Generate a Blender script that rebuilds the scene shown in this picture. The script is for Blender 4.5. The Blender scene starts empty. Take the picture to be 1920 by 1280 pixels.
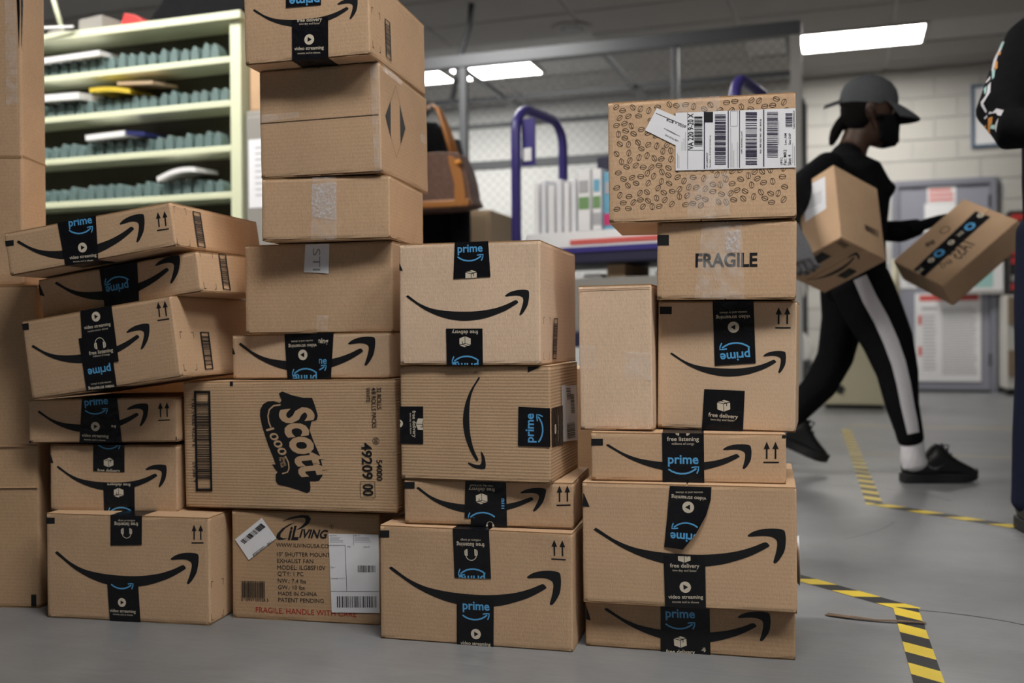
import bpy, bmesh, math, random
from mathutils import Vector, Matrix, Euler
from mathutils.bvhtree import BVHTree
from mathutils.geometry import tessellate_polygon

# ------------------------------------------------------------------ camera, world, exposure
scene = bpy.context.scene
COL = scene.collection
cam_data = bpy.data.cameras.new('camera')
cam = bpy.data.objects.new('camera', cam_data); COL.objects.link(cam)
cam_data.lens = 35.0; cam_data.sensor_width = 36.0
cam.location = (0, 0, 0.59)
cam.matrix_world = Matrix.Translation((0, 0, .59)) @ Matrix.Rotation(math.radians(90 - .46), 4, 'X') @ Matrix.Rotation(math.radians(-.4), 4, 'Z')
cam_data.dof.use_dof = True; cam_data.dof.focus_distance = 1.88; cam_data.dof.aperture_fstop = 2.8
cam_data.clip_start = .05; cam_data.clip_end = 60
scene.camera = cam
world = bpy.data.worlds.new('world'); scene.world = world; world.use_nodes = True
world.node_tree.nodes['Background'].inputs[0].default_value = (.6, .65, .7, 1)
world.node_tree.nodes['Background'].inputs[1].default_value = .02
vs = scene.view_settings
vs.view_transform = 'Standard'; vs.look = 'None'; vs.gamma = 1.0; vs.use_curve_mapping = False
vs.exposure = 1.36
PANEL_POWER = 14.0          # emission of the ceiling light panels
TH = math.radians(18.5)     # the room is turned this much to the camera
CEIL = 3.13; BACK = 10.42
def RP(s, n, z=0.0): return Vector((s*math.cos(TH)+n*math.sin(TH), -s*math.sin(TH)+n*math.cos(TH), z))
random.seed(4)

# ------------------------------------------------------------------ materials
MATS = {}
def new_mat(name):
    m = bpy.data.materials.new(name); m.use_nodes = True
    MATS[name] = m
    nt = m.node_tree; b = nt.nodes['Principled BSDF']
    return m, nt, b
def link(nt, a, b): nt.links.new(a, b)
def plain(name, col, rough=.6, spec=.5, metal=0., noise=0., scale=30., bump=0.):
    m, nt, b = new_mat(name)
    b.inputs['Base Color'].default_value = (*col, 1); b.inputs['Roughness'].default_value = rough
    b.inputs['Specular IOR Level'].default_value = spec; b.inputs['Metallic'].default_value = metal
    if noise or bump:
        tc = nt.nodes.new('ShaderNodeTexCoord'); nz = nt.nodes.new('ShaderNodeTexNoise'); nz.inputs['Scale'].default_value = scale; nz.inputs['Detail'].default_value = 4
        link(nt, tc.outputs['Object'], nz.inputs['Vector'])
        if noise:
            mx = nt.nodes.new('ShaderNodeMix'); mx.data_type = 'RGBA'
            mx.inputs[6].default_value = (*[c*(1-noise) for c in col], 1); mx.inputs[7].default_value = (*[min(1, c*(1+noise)) for c in col], 1)
            link(nt, nz.outputs['Fac'], mx.inputs[0]); link(nt, mx.outputs[2], b.inputs['Base Color'])
        if bump:
            bp = nt.nodes.new('ShaderNodeBump'); bp.inputs['Strength'].default_value = bump; bp.inputs['Distance'].default_value = .01
            link(nt, nz.outputs['Fac'], bp.inputs['Height']); link(nt, bp.outputs['Normal'], b.inputs['Normal'])
    return m
def cardboard(name, col, corr=.15, period=260., vertical=False):
    m, nt, b = new_mat(name); N = nt.nodes.new
    tc = N('ShaderNodeTexCoord'); oi = N('ShaderNodeObjectInfo')
    big = N('ShaderNodeTexNoise'); big.inputs['Scale'].default_value = 7; big.inputs['Detail'].default_value = 5
    fine = N('ShaderNodeTexNoise'); fine.inputs['Scale'].default_value = 420; fine.inputs['Detail'].default_value = 3
    mp = N('ShaderNodeMapping'); mp.inputs['Scale'].default_value = (1, 1, .35)
    link(nt, tc.outputs['Object'], big.inputs['Vector']); link(nt, tc.outputs['Object'], mp.inputs['Vector']); link(nt, mp.outputs[0], fine.inputs['Vector'])
    wv = N('ShaderNodeTexWave'); wv.wave_type = 'BANDS'; wv.bands_direction = 'X' if vertical else 'Z'
    wv.inputs['Scale'].default_value = period/6.283; wv.inputs['Distortion'].default_value = .6; wv.inputs['Detail'].default_value = 1
    link(nt, tc.outputs['Object'], wv.inputs['Vector'])
    hs = N('ShaderNodeHueSaturation'); hs.inputs['Color'].default_value = (*col, 1)
    m1 = N('ShaderNodeMath'); m1.operation = 'MULTIPLY_ADD'; m1.inputs[1].default_value = .32; m1.inputs[2].default_value = .74
    link(nt, big.outputs['Fac'], m1.inputs[0])
    m2 = N('ShaderNodeMath'); m2.operation = 'MULTIPLY_ADD'; m2.inputs[1].default_value = .34
    link(nt, fine.outputs['Fac'], m2.inputs[0]); link(nt, m1.outputs[0], m2.inputs[2])
    m3 = N('ShaderNodeMath'); m3.operation = 'MULTIPLY_ADD'; m3.inputs[1].default_value = .16
    link(nt, oi.outputs['Random'], m3.inputs[0]); link(nt, m2.outputs[0], m3.inputs[2])
    m4 = N('ShaderNodeMath'); m4.operation = 'MULTIPLY_ADD'; m4.inputs[1].default_value = corr*.35
    link(nt, wv.outputs['Fac'], m4.inputs[0]); link(nt, m3.outputs[0], m4.inputs[2])
    m5 = N('ShaderNodeMath'); m5.operation = 'SUBTRACT'; m5.inputs[1].default_value = .14+corr*.17
    link(nt, m4.outputs[0], m5.inputs[0]); link(nt, m5.outputs[0], hs.inputs['Value'])
    link(nt, hs.outputs[0], b.inputs['Base Color'])
    b.inputs['Roughness'].default_value = .72; b.inputs['Specular IOR Level'].default_value = .25
    ad = N('ShaderNodeMath'); ad.operation = 'MULTIPLY_ADD'; ad.inputs[1].default_value = corr*2.2
    link(nt, wv.outputs['Fac'], ad.inputs[0]); link(nt, fine.outputs['Fac'], ad.inputs[2])
    ad2 = N('ShaderNodeMath'); ad2.operation = 'MULTIPLY_ADD'; ad2.inputs[1].default_value = 3.
    link(nt, big.outputs['Fac'], ad2.inputs[0]); link(nt, ad.outputs[0], ad2.inputs[2])
    bp = N('ShaderNodeBump'); bp.inputs['Strength'].default_value = .35; bp.inputs['Distance'].default_value = .0012
    link(nt, ad2.outputs[0], bp.inputs['Height']); link(nt, bp.outputs['Normal'], b.inputs['Normal'])
    return m
def film(name, alpha, rough, scale, col=(.9, .9, .92)):
    m = bpy.data.materials.new(name); m.use_nodes = True; MATS[name] = m
    nt = m.node_tree; nt.nodes.clear(); N = nt.nodes.new
    out = N('ShaderNodeOutputMaterial'); tr = N('ShaderNodeBsdfTransparent'); pr = N('ShaderNodeBsdfPrincipled'); mx = N('ShaderNodeMixShader')
    pr.inputs['Base Color'].default_value = (*col, 1); pr.inputs['Roughness'].default_value = rough
    tc = N('ShaderNodeTexCoord'); nz = N('ShaderNodeTexNoise'); nz.inputs['Scale'].default_value = scale; nz.inputs['Detail'].default_value = 6
    link(nt, tc.outputs['Object'], nz.inputs['Vector'])
    mr = N('ShaderNodeMapRange'); mr.inputs[1].default_value = .35; mr.inputs[2].default_value = .75; mr.inputs[3].default_value = alpha*.35; mr.inputs[4].default_value = min(1, alpha*2.2)
    link(nt, nz.outputs['Fac'], mr.inputs[0]); link(nt, mr.outputs[0], mx.inputs[0])
    bp = N('ShaderNodeBump'); bp.inputs['Strength'].default_value = .6; bp.inputs['Distance'].default_value = .002
    link(nt, nz.outputs['Fac'], bp.inputs['Height']); link(nt, bp.outputs[0], pr.inputs['Normal'])
    link(nt, tr.outputs[0], mx.inputs[1]); link(nt, pr.outputs[0], mx.inputs[2]); link(nt, mx.outputs[0], out.inputs[0])
    return m
cardboard('kraft', (.50, .335, .212), .07)
cardboard('kraft_pale', (.55, .39, .265), .04)
cardboard('kraft_ribbed', (.50, .338, .21), .28, 330.)
cardboard('kraft_light', (.68, .50, .365), .04)
cardboard('kraft_brown', (.44, .29, .175), .10)
plain('seam', (.05, .03, .018), .9)
plain('corrugated_edge', (.30, .18, .09), .9, noise=.4, scale=300)
plain('ink', (.010, .0105, .013), .5, .3)
plain('ink2', (.012, .012, .016), .5, .3)
plain('violet_ink', (.03, .024, .06), .5, .3)
plain('grey_ink', (.30, .31, .33), .6, .3)
plain('red_ink', (.40, .02, .018), .6, .3)
plain('kraft_ink', (.50, .338, .21), .7, .25)
plain('tape', (.006, .0065, .009), .30, .35, bump=.35, scale=45)
plain('tape_white', (.62, .55, .45), .5, .3)
plain('tape_blue', (.10, .36, .68), .4, .4)
plain('paper', (.74, .75, .80), .55, .35, noise=.04, scale=40)
film('clear_tape', .13, .22, 60); film('frosted_tape', .34, .3, 160, (.72, .72, .76))
plain('wall_paint', (.50, .485, .455), .6, .4, noise=.03, scale=3)
plain('wall_white', (.50, .51, .51), .6, .4)
plain('tile_white', (.36, .345, .33), .9, .1, noise=.05, scale=60)
plain('grid_metal', (.40, .39, .38), .6)
plain('steel_grey', (.085, .09, .10), .45, .5, .3)
plain('case_green', (.62, .65, .47), .45, .5, noise=.05, scale=6)
plain('case_back', (.06, .055, .04), .8)
plain('divider_green', (.115, .17, .168), .45, .5)
plain('cart_violet', (.045, .036, .20), .35, .5)
plain('cart_dark', (.018, .017, .045), .5, .4)
plain('black_cloth', (.006, .006, .0075), .9, .1, noise=.3, scale=40, bump=.3)
plain('black_knit', (.0055, .0055, .007), .92, .08, noise=.3, scale=30, bump=.4)
plain('cap_grey', (.075, .08, .09), .85, .2, noise=.15, scale=90)
plain('cap_under', (.012, .012, .014), .9, .1)
plain('skin_dark', (.065, .034, .023), .5, .4)
plain('skin', (.30, .17, .11), .5, .4)
plain('eye_white', (.6, .58, .55), .3)
plain('hair_black', (.005, .0045, .0045), .9, .08)
plain('glove_grey', (.16, .165, .18), .9, .1, noise=.2, scale=120)
plain('stripe_white', (.62, .61, .66), .8, .2, noise=.06, scale=90)
plain('sock_white', (.72, .71, .76), .9, .1, bump=.5, scale=60)
plain('shoe_black', (.009, .009, .011), .45, .5)
plain('shoe_sole', (.014, .014, .016), .6, .4)
plain('shoe_mark', (.14, .15, .17), .4)
plain('denim', (.01, .013, .03), .9, .1)
plain('door_grey', (.27, .275, .33), .45, .5)
plain('door_frame_grey', (.21, .215, .26), .45, .5)
plain('hinge', (.06, .06, .07), .5, .5, .5)
plain('sign_red', (.62, .10, .09), .6)
plain('sign_white', (.78, .78, .80), .6)
plain('text_grey', (.40, .40, .43), .7)
plain('teal', (.34, .58, .56), .5)
plain('frame_blue', (.10, .15, .22), .5)
plain('wood', (.23, .17, .115), .6, .3, noise=.2, scale=9)
plain('cream', (.56, .52, .37), .5, .4)
plain('dark', (.012, .012, .012), .7)
plain('red_plastic', (.45, .03, .03), .4)
plain('yellow', (.62, .46, .05), .5, noise=.12, scale=20)
plain('hazard_black', (.03, .03, .032), .55, noise=.3, scale=25)
plain('faded_yellow', (.42, .36, .22), .6)
plain('tan_leather', (.33, .13, .03), .45, .5)
plain('brown_canvas', (.115, .06, .042), .6, .4, noise=.6, scale=55)
plain('strap_brown', (.13, .085, .055), .6, noise=.4, scale=30)
plain('cabinet_grey', (.25, .24, .225), .6)
plain('magenta', (.55, .03, .16), .5)
plain('green', (.16, .30, .12), .6)
plain('sky_blue', (.14, .38, .55), .5)
plain('orange', (.60, .24, .03), .6)
plain('manila', (.46, .34, .22), .7)
plain('navy', (.02, .025, .12), .5)
def emitter(name, col, k):
    m = bpy.data.materials.new(name); m.use_nodes = True; MATS[name] = m
    nt = m.node_tree; nt.nodes.clear(); o = nt.nodes.new('ShaderNodeOutputMaterial'); e = nt.nodes.new('ShaderNodeEmission')
    e.inputs[0].default_value = (*col, 1); e.inputs[1].default_value = k; link(nt, e.outputs[0], o.inputs[0])
emitter('panel_light', (1.0, .965, .90), PANEL_POWER)
def floor_material():
    m, nt, b = new_mat('concrete'); N = nt.nodes.new
    tc = N('ShaderNodeTexCoord'); a = N('ShaderNodeTexNoise'); a.inputs['Scale'].default_value = 1.6; a.inputs['Detail'].default_value = 8; a.inputs['Roughness'].default_value = .65
    f = N('ShaderNodeTexNoise'); f.inputs['Scale'].default_value = 38; f.inputs['Detail'].default_value = 6
    mp = N('ShaderNodeMapping'); mp.inputs['Scale'].default_value = (.35, 2.2, 1); mp.inputs['Rotation'].default_value = (0, 0, .35)
    link(nt, tc.outputs['Object'], a.inputs['Vector']); link(nt, tc.outputs['Object'], mp.inputs[0]); link(nt, mp.outputs[0], f.inputs['Vector'])
    r = N('ShaderNodeValToRGB'); r.color_ramp.elements[0].position = .3; r.color_ramp.elements[0].color = (.135, .138, .147, 1); r.color_ramp.elements[1].position = .72; r.color_ramp.elements[1].color = (.235, .239, .248, 1)
    ad = N('ShaderNodeMath'); ad.operation = 'MULTIPLY_ADD'; ad.inputs[1].default_value = .45
    link(nt, f.outputs['Fac'], ad.inputs[0]); sb = N('ShaderNodeMath'); sb.operation = 'SUBTRACT'; sb.inputs[1].default_value = .22
    link(nt, a.outputs['Fac'], sb.inputs[0]); link(nt, sb.outputs[0], ad.inputs[2]); link(nt, ad.outputs[0], r.inputs[0]); link(nt, r.outputs[0], b.inputs['Base Color'])
    mr = N('ShaderNodeMapRange'); mr.inputs[3].default_value = .28; mr.inputs[4].default_value = .5; link(nt, f.outputs['Fac'], mr.inputs[0]); link(nt, mr.outputs[0], b.inputs['Roughness'])
    bp = N('ShaderNodeBump'); bp.inputs['Strength'].default_value = .12; bp.inputs['Distance'].default_value = .003
    link(nt, f.outputs['Fac'], bp.inputs['Height']); link(nt, bp.outputs[0], b.inputs['Normal'])
floor_material()

# ------------------------------------------------------------------ object helpers
def mesh_obj(name, verts, faces, mats, parent=None, midx=None, smooth=False):
    me = bpy.data.meshes.new(name); me.from_pydata([tuple(v) for v in verts], [], faces)
    for m in (mats if isinstance(mats, (list, tuple)) else [mats]): me.materials.append(MATS[m])
    if midx: me.polygons.foreach_set('material_index', midx)
    if smooth: me.polygons.foreach_set('use_smooth', [True]*len(me.polygons))
    me.update()
    o = bpy.data.objects.new(name, me); COL.objects.link(o)
    if parent: o.parent = parent
    return o
def empty(name, loc=(0, 0, 0), rot=(0, 0, 0)):
    o = bpy.data.objects.new(name, None); COL.objects.link(o); o.location = loc; o.rotation_euler = rot; o.empty_display_size = .05
    return o
def tag(o, label=None, cat=None, group=None, kind=None):
    if label: o['label'] = label
    if cat: o['category'] = cat
    if group: o['group'] = group
    if kind: o['kind'] = kind
    return o
def rempty(name, s, n, z=0.0, extra=0.0): return empty(name, RP(s, n, z), (0, 0, -TH+extra))
class MB:
    def __init__(self): self.v = []; self.f = []; self.m = []
    def quad(self, a, b, c, d, m=0):
        i = len(self.v); self.v += [a, b, c, d]; self.f.append((i, i+1, i+2, i+3)); self.m.append(m)
    def box(self, x0, x1, y0, y1, z0, z1, m=0, M=None):
        i = len(self.v); p = [Vector((x, y, z)) for z in (z0, z1) for y in (y0, y1) for x in (x0, x1)]
        if M is not None: p = [M @ q for q in p]
        self.v += p
        for q in [(0, 2, 3, 1), (4, 5, 7, 6), (0, 1, 5, 4), (1, 3, 7, 5), (3, 2, 6, 7), (2, 0, 4, 6)]:
            self.f.append(tuple(i+k for k in q)); self.m.append(m)
        return self
    def tube(self, pts, r, seg=8, m=0, cap=True):
        pts = [Vector(p) for p in pts]; n = len(pts); rs = r if isinstance(r, (list, tuple)) else [r]*n
        i0 = len(self.v); up = Vector((0, 0, 1)); prev = None
        for k, p in enumerate(pts):
            t = (pts[min(k+1, n-1)]-pts[max(k-1, 0)]).normalized()
            if prev is None:
                a = t.cross(up if abs(t.z) < .9 else Vector((1, 0, 0))).normalized()
            else: a = (prev-t*prev.dot(t)).normalized()
            prev = a; b = t.cross(a)
            for j in range(seg):
                q = 2*math.pi*j/seg; self.v.append(p+(a*math.cos(q)+b*math.sin(q))*rs[k])
        for k in range(n-1):
            for j in range(seg):
                A = i0+k*seg+j; B = i0+k*seg+(j+1) % seg; self.f.append((A, B, B+seg, A+seg)); self.m.append(m)
        if cap:
            self.f.append(tuple(i0+j for j in reversed(range(seg)))); self.m.append(m)
            self.f.append(tuple(i0+(n-1)*seg+j for j in range(seg))); self.m.append(m)
        return self
    def prism(self, pts2, fn, t0, t1, m=0):   # extruded outline; fn(u, v, t) -> point
        n = len(pts2); i = len(self.v)
        self.v += [Vector(fn(u, v, t0)) for u, v in pts2]+[Vector(fn(u, v, t1)) for u, v in pts2]
        self.f.append(tuple(i+k for k in range(n))); self.m.append(m)
        self.f.append(tuple(i+n+k for k in reversed(range(n)))); self.m.append(m)
        for k in range(n): self.f.append((i+k, i+(k+1) % n, i+n+(k+1) % n, i+n+k)); self.m.append(m)
        return self
    def build(self, name, mats, parent=None, smooth=False, bevel=0., seg=2):
        o = mesh_obj(name, self.v, self.f, mats, parent, self.m if isinstance(mats, (list, tuple)) and len(mats) > 1 else None, smooth)
        bm = bmesh.new(); bm.from_mesh(o.data); bmesh.ops.recalc_face_normals(bm, faces=bm.faces)
        if bevel: bmesh.ops.bevel(bm, geom=bm.edges[:], offset=bevel, segments=seg, affect='EDGES', profile=.5, clamp_overlap=True)
        bm.to_mesh(o.data); bm.free()
        return o
def ngon_split(pts):  # triangles of a simple outline
    return [tuple(t) for t in tessellate_polygon([[Vector((p[0], p[1], 0)) for p in pts]])]

# ------------------------------------------------------------------ room shell
def structure(o): o['kind'] = 'structure'; return o
rr = (0, 0, -TH)
fl = MB().box(-9, 8, -8, BACK+.3, -.12, 0).build('floor', 'concrete'); fl.rotation_euler = rr; structure(fl)
ce = MB().box(-9, 8, -8, BACK+.3, CEIL+.012, CEIL+.12).build('ceiling', 'grid_metal'); ce.rotation_euler = rr; structure(ce)
for nm, b in (('wall_left', (-9.2, -9, -8, BACK)), ('wall_right', (8, 8.2, -8, BACK)), ('wall_rear', (-9, 8, -8.2, -8))):
    w = MB().box(*b, 0, CEIL+.1).build(nm, 'wall_paint'); w.rotation_euler = rr; structure(w)
wb = MB().box(-9, 8, BACK+.012, BACK+.2, 0, CEIL+.1).build('wall_back', 'wall_white'); wb.rotation_euler = rr; structure(wb)
# masonry blocks of the back wall where they can be told apart
blk = None
bw, bh, off = .406, .203, 0
row = 0; z = 0.0
while z < CEIL-.01:
    h = min(bh, CEIL-z)
    s = -1.2-(bw/2 if row % 2 else 0)
    while s < 2.6:
        if not (.40 < s+bw/2 < 1.40 and z+h/2 < 2.02):
            if blk is None:
                blk = MB().box(.004, bw-.004, 0, .03, .004, bh-.004).build('block', 'wall_paint', wb, bevel=.004); o = blk
            else:
                o = blk.copy(); COL.objects.link(o); o.parent = wb
            o.location = (s, BACK, z)
            if h < bh: o.scale = (1, 1, h/bh)
        s += bw
    z += bh; row += 1
# ceiling tiles (those the camera could see), fixtures take some places
FIX = [(-.38, .67, 8.88, 9.48), (-3.62, -2.76, 8.72, 9.34), (-4.60, -3.68, 8.70, 9.34)]
tile = None
n = 6.44
while n < BACK-.05:
    s = -6.93
    while s < 3.4:
        w_, d_ = 1.22, .61
        if not any(s+.06 < f[1] and s+w_-.06 > f[0] and n+.06 < f[3] and n+d_-.06 > f[2] for f in FIX):
            if tile is None: tile = MB().box(.012, w_-.012, .012, d_-.012, 0, .02).build('ceiling_tile', 'tile_white', ce, bevel=.004, seg=1); o = tile
            else: o = tile.copy(); COL.objects.link(o); o.parent = ce
            o.location = (s, n, CEIL)
        s += w_
    n += .61
def light_panel(s0, s1, n0, n1, label):
    e = rempty('ceiling_light', (s0+s1)/2, (n0+n1)/2, CEIL)
    a, b = (s1-s0)/2, (n1-n0)/2
    f = MB()
    for q in ((-a, a, -b, -b+.03), (-a, a, b-.03, b), (-a, -a+.03, -b+.03, b-.03), (a-.03, a, -b+.03, b-.03)): f.box(*q, -.012, .012)
    f.build('frame', 'grid_metal', e)
    MB().box(-a+.03, a-.03, -b+.03, b-.03, -.008, .006).build('diffuser', 'panel_light', e)
    tag(e, label, 'ceiling light', 'ceiling light panels')
light_panel(*FIX[0], 'bright ceiling light panel above the walking person')
light_panel(*FIX[1], 'bright ceiling light panel above the brown handbag, right one of the pair')
light_panel(*FIX[2], 'bright ceiling light panel beside the box tower, left one of the pair')
NEAR_LIGHTS = [(.1, .65), (1.8, .65), (-3.7, 2.75), (-2.45, 2.75), (-2.6, 5.8)]
for k, (s, n) in enumerate(NEAR_LIGHTS):
    light_panel(s-.61, s+.61, n-.3, n+.3, 'ceiling light panel of the packing area outside the picture')
# round speaker in the ceiling
e = rempty('ceiling_speaker', -2.147, 8.04, CEIL)
pts = [(.17*math.cos(a), .17*math.sin(a)) for a in [2*math.pi*k/32 for k in range(32)]]
MB().prism(pts, lambda u, v, t: (u, v, t), -.012, 0).build('rim', 'tile_white', e)
MB().prism([(u*.55, v*.55) for u, v in pts], lambda u, v, t: (u, v, t), -.018, -.008).build('grille', 'steel_grey', e)
tag(e, 'round speaker set in the ceiling tiles above the mesh partition', 'speaker')
# hanging cable
o = MB().tube([RP(-2.72, 7.2, CEIL), RP(-2.74, 7.2, 2.95), RP(-2.80, 7.15, 2.7), RP(-2.85, 7.1, 2.35)], .022, 8).build('cable', 'steel_grey', None, True)
tag(o, 'dark cable hanging from the ceiling beside the box tower', 'cable')

# ------------------------------------------------------------------ lettering kit
_tc = {}
def text_tris(s, bold=0., shear=0.):
    key = (s, bold, shear)
    if key in _tc: return _tc[key]
    cu = bpy.data.curves.new('t', 'FONT'); cu.body = s; cu.size = 1; cu.offset = bold; cu.shear = shear; cu.resolution_u = 3; cu.fill_mode = 'BOTH' if hasattr(cu, 'fill_mode') else cu.fill_mode
    ob = bpy.data.objects.new('t', cu); COL.objects.link(ob)
    dg = bpy.context.evaluated_depsgraph_get(); dg.update()
    me = bpy.data.meshes.new_from_object(ob.evaluated_get(dg)); me.calc_loop_triangles()
    V = [(v.co.x, v.co.y) for v in me.vertices]; T = [[V[i] for i in t.vertices] for t in me.loop_triangles]
    bpy.data.objects.remove(ob); bpy.data.curves.remove(cu); bpy.data.meshes.remove(me)
    xs = [p[0] for t in T for p in t]; ys = [p[1] for t in T for p in t]
    x0, x1, y0, y1 = min(xs), max(xs), min(ys), max(ys)
    T = [[((p[0]-x0)/(x1-x0), (p[1]-y0)/(y1-y0)) for p in t] for t in T]
    _tc[key] = (T, (y1-y0)/(x1-x0)); return _tc[key]
def stroke_tris(pts, w):
    out = []; P = [Vector((p[0], p[1])) for p in pts]; n = len(P); L = []; R = []
    for k in range(n):
        t = (P[min(k+1, n-1)]-P[max(k-1, 0)]).normalized(); nn = Vector((-t.y, t.x))*w*.5
        L.append(P[k]+nn); R.append(P[k]-nn)
    for k in range(n-1): out += [[tuple(L[k]), tuple(R[k]), tuple(R[k+1])], [tuple(L[k]), tuple(R[k+1]), tuple(L[k+1])]]
    return out
def poly_tris(pts): return [[tuple(pts[i][:2]) for i in t] for t in ngon_split(pts)]
def smooth_loop(pts, sub=3):   # closed Catmull-Rom
    n = len(pts); out = []
    for i in range(n):
        p0, p1, p2, p3 = [Vector(pts[(i+k-1) % n]) for k in range(4)]
        for j in range(sub):
            t = j/sub; out.append(tuple(.5*((2*p1)+(p2-p0)*t+(2*p0-5*p1+4*p2-p3)*t*t+(3*p1-p0-3*p2+p3)*t**3)))
    return out
_body = [(152, 600), (158, 590), (172, 588), (260, 652), (360, 697), (460, 718), (560, 728), (660, 731), (760, 729), (860, 718), (960, 698), (1050, 667), (1115, 637), (1133, 636), (1143, 648), (1138, 663), (1040, 720), (950, 757), (860, 786), (760, 804), (680, 810), (600, 806), (500, 788), (400, 755), (300, 706), (220, 650)]
_head = [(1034, 598), (1040, 590), (1070, 570), (1120, 553), (1180, 546), (1228, 550), (1242, 562), (1243, 590), (1240, 620), (1225, 680), (1195, 730), (1168, 760), (1155, 762), (1153, 752), (1165, 722), (1180, 680), (1190, 640), (1187, 615), (1165, 600), (1130, 595), (1085, 598), (1045, 603)]
_can = lambda l: [((x-152)/1091., -(y-546)/1091.) for x, y in smooth_loop(l, 3)]
SMILE = [t for l in (_body, _head) for t in poly_tris(_can(l))]
S_TIP = (0., -(594-546)/1091.); S_RIGHT = (1., -(585-546)/1091.); S_BOT = ((680-152)/1091., -(810-546)/1091.)
def affine3(src, dst):
    M = Matrix(((src[0][0], src[0][1], 1), (src[1][0], src[1][1], 1), (src[2][0], src[2][1], 1))).inverted()
    ax = M @ Vector([d[0] for d in dst]); ay = M @ Vector([d[1] for d in dst])
    return lambda p: (ax[0]*p[0]+ax[1]*p[1]+ax[2], ay[0]*p[0]+ay[1]*p[1]+ay[2])
# blue small arrow of the tape: thin curve with an open head
_ps = [(0, .16), (.12, .08), (.25, .03), (.4, .0), (.55, .005), (.7, .04), (.82, .10), (.92, .17)]
PSMILE = stroke_tris(_ps, .055)+stroke_tris([(.76, .20), (.88, .22), (1.0, .22), (.985, .12), (.93, .0)], .045)
def circle(cx, cy, r, n=24): return [(cx+r*math.cos(2*math.pi*k/n), cy+r*math.sin(2*math.pi*k/n)) for k in range(n)]
def ring_tris(cx, cy, r, w, n=24): p = circle(cx, cy, r, n); return stroke_tris(p+[p[0], p[1]], w)
def arc(cx, cy, r, a0, a1, n=14): return [(cx+r*math.cos(a0+(a1-a0)*k/n), cy+r*math.sin(a0+(a1-a0)*k/n)) for k in range(n+1)]
# icons in a unit-wide frame centred on (0,0): list of (triangles, colour)
ICON = {
 'play': [(poly_tris(circle(0, 0, .5)), 'tape_white'), (poly_tris([(-.16, -.24), (.26, 0), (-.16, .24)]), 'tape')],
 'boxicon': [(poly_tris([(-.5, .2), (-.02, .08), (-.02, -.5), (-.5, -.32)]), 'tape_white'), (poly_tris([(.03, .08), (.5, .2), (.5, -.32), (.03, -.5)]), 'tape_white'),
             (poly_tris([(-.46, .25), (-.2, .3), (.14, .2), (-.02, .13)]), 'tape_white'), (poly_tris([(-.14, .34), (.05, .42), (.46, .27), (.2, .21)]), 'tape_white'), (poly_tris([(.2, .12), (.26, .14), (.26, -.08), (.2, -.06)]), 'tape')],
 'headphones': [(stroke_tris(arc(0, .05, .40, math.pi*.0, math.pi), .05), 'tape_white'), (poly_tris([(-.5, .02), (-.44, .12), (-.4, .12), (-.4, -.32), (-.44, -.32), (-.5, -.22)]), 'tape_white'), (poly_tris([(-.37, .12), (-.26, .12), (-.26, -.36), (-.37, -.36)]), 'tape_white'),
                (poly_tris([(.5, .02), (.44, .12), (.4, .12), (.4, -.32), (.44, -.32), (.5, -.22)]), 'tape_white'), (poly_tris([(.37, .12), (.26, .12), (.26, -.36), (.37, -.36)]), 'tape_white')]}
WORDS = {'prime': ('prime', 'tape_blue', .022), 'fd': ('free delivery', 'tape_white', .012), 'fd2': ('two-day and faster', 'tape_white', 0.), 'vs': ('video streaming', 'tape_white', .012),
         'vs2': ('movies and tv shows', 'tape_white', 0.), 'fl': ('free listening', 'tape_white', .012), 'fl2': ('millions of songs', 'tape_white', 0.)}
def sub(a, b): return (a[0]-b[0], a[1]-b[1])
def tape_item(k):
    kind, L, R = k[0], k[1], k[2]
    X = sub(R, L); Y = (-X[1], X[0]); c = ((L[0]+R[0])/2, (L[1]+R[1])/2)
    out = []
    if kind in ICON:
        for tr, m in ICON[kind]: out += [([(c[0]+p[0]*X[0]+p[1]*Y[0], c[1]+p[0]*X[1]+p[1]*Y[1]) for p in t], m) for t in tr]
    elif kind == 'psmile':
        out += [([(L[0]+p[0]*X[0]+(p[1]-.1)*Y[0], L[1]+p[0]*X[1]+(p[1]-.1)*Y[1]) for p in t], 'tape_blue') for t in PSMILE]
    else:
        s, m, b = WORDS[kind] if kind in WORDS else (k[3], 'tape_blue' if kind == 'bword' else 'tape_white', .02)
        tr, asp = text_tris(s, b)
        out += [([(L[0]+p[0]*X[0]+(p[1]-.5)*asp*Y[0], L[1]+p[0]*X[1]+(p[1]-.5)*asp*Y[1]) for p in t], m) for t in tr]
    return out
def area2(p): return sum(p[i][0]*p[(i+1) % len(p)][1]-p[(i+1) % len(p)][0]*p[i][1] for i in range(len(p)))
def clip(poly, q):
    if area2(q) < 0: q = list(reversed(q))
    for i in range(len(q)):
        a, b = q[i], q[(i+1) % len(q)]; e = (b[0]-a[0], b[1]-a[1])
        d = [e[0]*(p[1]-a[1])-e[1]*(p[0]-a[0]) for p in poly]; out = []
        for k in range(len(poly)):
            p0, p1, d0, d1 = poly[k], poly[(k+1) % len(poly)], d[k], d[(k+1) % len(poly)]
            if d0 >= 0: out.append(p0)
            if (d0 >= 0) != (d1 >= 0):
                t = d0/(d0-d1); out.append((p0[0]+(p1[0]-p0[0])*t, p0[1]+(p1[1]-p0[1])*t))
        poly = out
        if len(poly) < 3: return []
    return poly
def face_fn(face, w, d, h):
    return {'F': lambda u, v, o: (u-w/2, -d/2-o, v), 'R': lambda u, v, o: (w/2+o, u-d/2, v), 'L': lambda u, v, o: (-w/2-o, u-d/2, v),
            'B': lambda u, v, o: (u-w/2, v-d/2, -o), 'T': lambda u, v, o: (u-w/2, v-d/2, h+o)}[face]
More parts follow.
